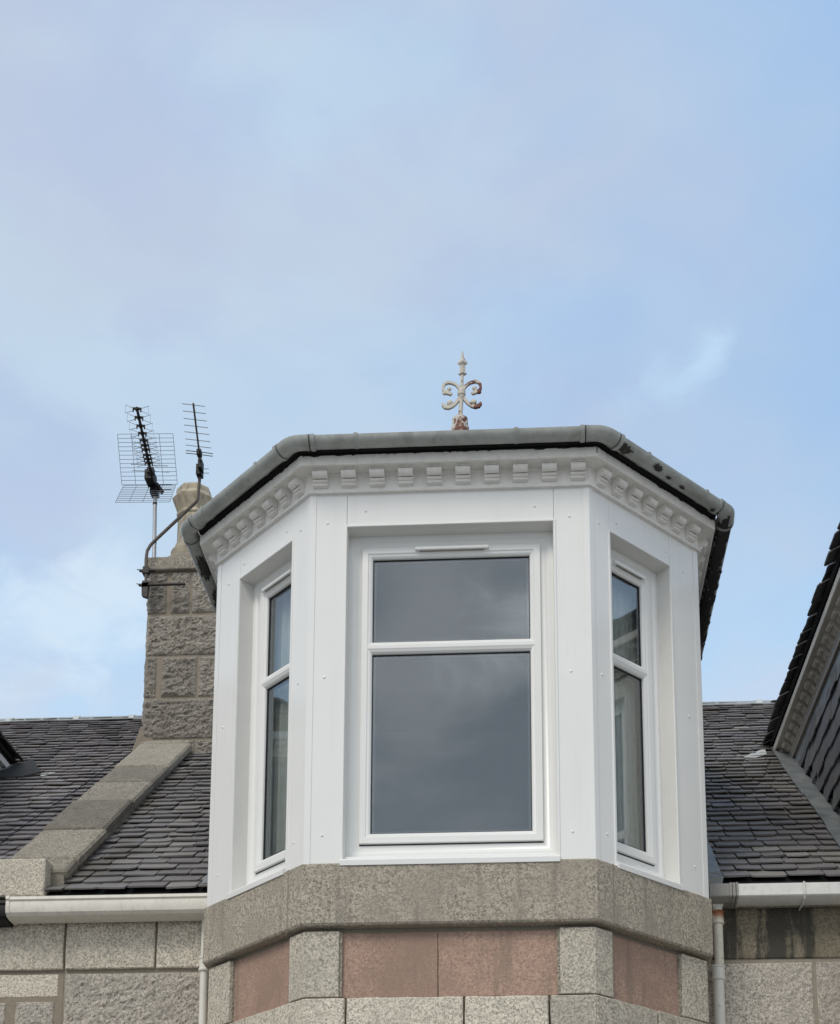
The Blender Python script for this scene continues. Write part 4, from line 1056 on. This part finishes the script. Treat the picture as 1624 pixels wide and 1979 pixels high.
# ------------------------------------------------------------------ aerials
def aerial_big():
    zb = 5.37
    a = thing('tv_aerial', (-2.98, 4.45, 4.5), 'large aerial with bow-tie elements and wire mesh reflectors on a silver pole', 'aerial', 'television aerials on the chimney')
    m = MB(); m.tube([(-2.976, 4.45, 4.50), (-2.998, 4.45, 5.37)], .0185, 12); mo = m.build('pole', 'alu', a, smooth=True)
    bn = MB()
    for z in (5.30, 5.225, 4.83): bn.tube([(-2.998+(5.37-z)*.025, 4.45, z), (-2.998+(5.37-z)*.025, 4.45, z-.018)], .0205, 12)
    bn.build('tape_band', 'black_pvc', mo)
    tip = Vector((-2.862, 3.33, zb+.002)); back = Vector((-3.01, 4.50, zb))
    d = (back-tip).normalized(); s_ = Vector((d.y, -d.x, 0))
    b = MB(); b.tube([tip, back], .0125, 6); b.build('boom', 'black_pvc', a)
    cl = MB(); c0 = Vector((-3.0, 4.44, 5.36)); 
    cl.box((-3.035, 4.40, 5.30), (-2.965, 4.49, 5.40)); cl.box((-3.055, 4.28, 5.365), (-2.975, 4.42, 5.46)); cl.tube([(-2.98, 4.42, 5.40), (-2.92, 4.42, 5.31)], .022, 6)
    cl.tube([(-2.95, 4.40, 5.375), (-2.83, 4.40, 5.375)], .004, 5); cl.tube([(-2.95, 4.40, 5.325), (-2.83, 4.40, 5.325)], .004, 5)
    cl.build('clamp', 'black_pvc', a, bevel=.004)
    ys = [3.345, 3.456, 3.565, 3.663, 3.757, 3.824, 3.885, 3.960, 4.016, 4.07]
    first = None
    for i, y in enumerate(ys):
        t = (y-tip.y)/(back.y-tip.y); p = tip.lerp(back, t)
        if first is None:
            h = MB(); h.box((-.036, -.008, -.006), (.036, .008, .010)); h.box((-.037, -.007, -.026), (-.027, .007, .010)); h.box((.027, -.007, -.026), (.037, .007, .010)); h.box((-.013, -.010, -.016), (.013, .010, .010))
            ho = h.build('element_holder', 'black_pvc', a); wo = []
            for q in (-1, 1):
                w = MB(); w.tube([(q*.03, 0, .004), (q*.098, 0, .034), (q*.098, 0, -.044), (q*.03, 0, -.018)], .0026, 5); wo.append(w.build('bow_tie_element', 'wire', ho))
            rz = math.atan2(d.y, d.x)-math.pi/2
            ho.location = p-ORG[a.name]; ho.rotation_euler = (0, 0, rz); first = (ho, wo)
        else:
            ho = first[0].copy(); C.objects.link(ho); ho.parent = a; ho.location = p-ORG[a.name]
            for w_ in first[1]:
                wo = w_.copy(); C.objects.link(wo); wo.parent = ho
    dp = MB(); p = tip.lerp(back, (4.196-tip.y)/(back.y-tip.y)); dp.box((p.x-.03, p.y-.03, p.z-.02), (p.x+.03, p.y+.03, p.z+.03)); dp.build('dipole_box', 'black_pvc', a)
    for y in (4.10, 4.19):
        w = MB(); p = tip.lerp(back, (y-tip.y)/(back.y-tip.y)); w.tube([p-s_*.165, p+s_*.165], .003, 5); w.build('director_rod', 'wire', a)
    # reflectors: two wire panels in a V
    def panel(P0, P1, w0, w1, rows, cols):
        m_ = MB(); P0, P1 = Vector(P0), Vector(P1); X = Vector((1, .02, -.012))
        for i in range(rows+1):
            t = i/rows; c = P0.lerp(P1, t); w = (w0+(w1-w0)*t)/2; m_.tube([c-X*w, c+X*w], .0024, 5)
        for j in range(cols+1):
            f_ = j/cols*2-1; m_.tube([P0+X*w0/2*f_, P1+X*w1/2*f_], .0028, 5)
        return m_
    panel((-3.055, 4.46, 5.425), (-3.09, 4.37, 5.885), .52, .52, 12, 4).build('mesh_reflector', 'wire', a)
    panel((-3.055, 4.46, 5.415), (-3.055, 4.26, 5.11), .49, .50, 9, 4).build('mesh_reflector', 'wire', a)
def aerial_small():
    a = thing('tv_aerial', (-2.93, 4.10, 4.1), 'small ladder-like yagi aerial on a bent brown pole clamped to the chimney corner', 'aerial', 'television aerials on the chimney')
    m = MB(); m.tube([(-2.955, 4.14, 4.13), (-2.962, 4.14, 4.50), (-2.957, 4.14, 4.545), (-2.93, 4.14, 4.60), (-2.90, 4.14, 4.635), (-2.53, 4.13, 5.005), (-2.512, 4.125, 5.03), (-2.507, 4.12, 5.07), (-2.49, 4.10, 5.34)], .0145, 10); m.build('bent_mast', 'mast_brown', a, smooth=True)
    bk = MB()
    for z in (4.21, 4.35):
        bk.box((-3.02, 4.12, z-.008), (-2.60 if z < 4.3 else -2.88, 4.15, z+.004)); bk.tube([(-2.99, 4.10, z-.02), (-2.99, 4.20, z-.02)], .006, 5)
        bk.tube([(-3.0, 4.13, z), (-3.04, 4.13, z+.01)], .004, 5); bk.box((-2.985, 4.115, z-.03), (-2.93, 4.165, z+.03))
    bk.hexa([(-2.985, 4.115, 4.10), (-2.935, 4.115, 4.08), (-2.935, 4.16, 4.08), (-2.985, 4.16, 4.10), (-2.99, 4.115, 4.22), (-2.93, 4.115, 4.22), (-2.93, 4.16, 4.22), (-2.99, 4.16, 4.22)])
    bk.build('wall_bracket', 'gutter_dark', a)
    zb = 5.322; tip = Vector((-2.352, 3.235, zb)); back = Vector((-2.487, 4.115, zb))
    d = (back-tip).normalized(); s_ = Vector((d.y, -d.x, -.06)).normalized()*-1
    b = MB(); b.tube([tip, back], .0085, 8); b.build('boom', 'mast_brown', a)
    ys = [3.254, 3.345, 3.44, 3.527, 3.616, 3.712, 3.796]; Ls = [.190, .194, .198, .206, .214, .218, .224]
    for y, L in zip(ys, Ls):
        p = tip.lerp(back, (y-tip.y)/(back.y-tip.y)); w = MB(); w.tube([p-s_*L/2, p+s_*L/2], .0032, 5); w.build('director_rod', 'wire', a)
    p = tip.lerp(back, (3.888-tip.y)/(back.y-tip.y)); w = MB(); L = .235; u_ = Vector((0, 0, 1))
    for q in (-1, 1): w.tube([p+u_*.013, p+s_*q*L/2+u_*.011, p+s_*q*L/2-u_*.015, p-u_*.013], .0036, 5)
    w.build('folded_dipole', 'gutter_dark', a)
    w = MB(); w.box((p.x-.02, p.y-.03, p.z-.028), (p.x+.02, p.y+.03, p.z+.026)); w.build('dipole_box', 'black_pvc', a, bevel=.004)
    cm = MB(); cm.box((-2.52, 4.05, 5.235), (-2.468, 4.13, 5.335)); cm.box((-2.49, 3.99, 5.26), (-2.455, 4.08, 5.345)); cm.tube([(-2.48, 4.08, 5.30), (-2.41, 4.08, 5.30)], .003, 5); cm.tube([(-2.48, 4.08, 5.26), (-2.405, 4.08, 5.257)], .003, 5); cm.build('clamp', 'black_pvc', a, bevel=.004)
aerial_big(); aerial_small()
# cable down the roof
cb = MB(); cb.tube([rp(-3.30, 1.3, .035), rp(-3.267, 1.927, .04), rp(-3.246, 2.438, .038), rp(-3.164, 3.196, .042), rp(-3.13, 3.743, .04), rp(-3.07, 4.083, .045), rp(-3.05, 4.59, .05), (-3.0, 4.70, 3.3), (-2.99, 4.72, 4.52)], .0055, 6)
tag(cb.build('aerial_cable', 'black_pvc', None, smooth=True), 'thin black cable lying on the slates beside the stone coping', 'cable')
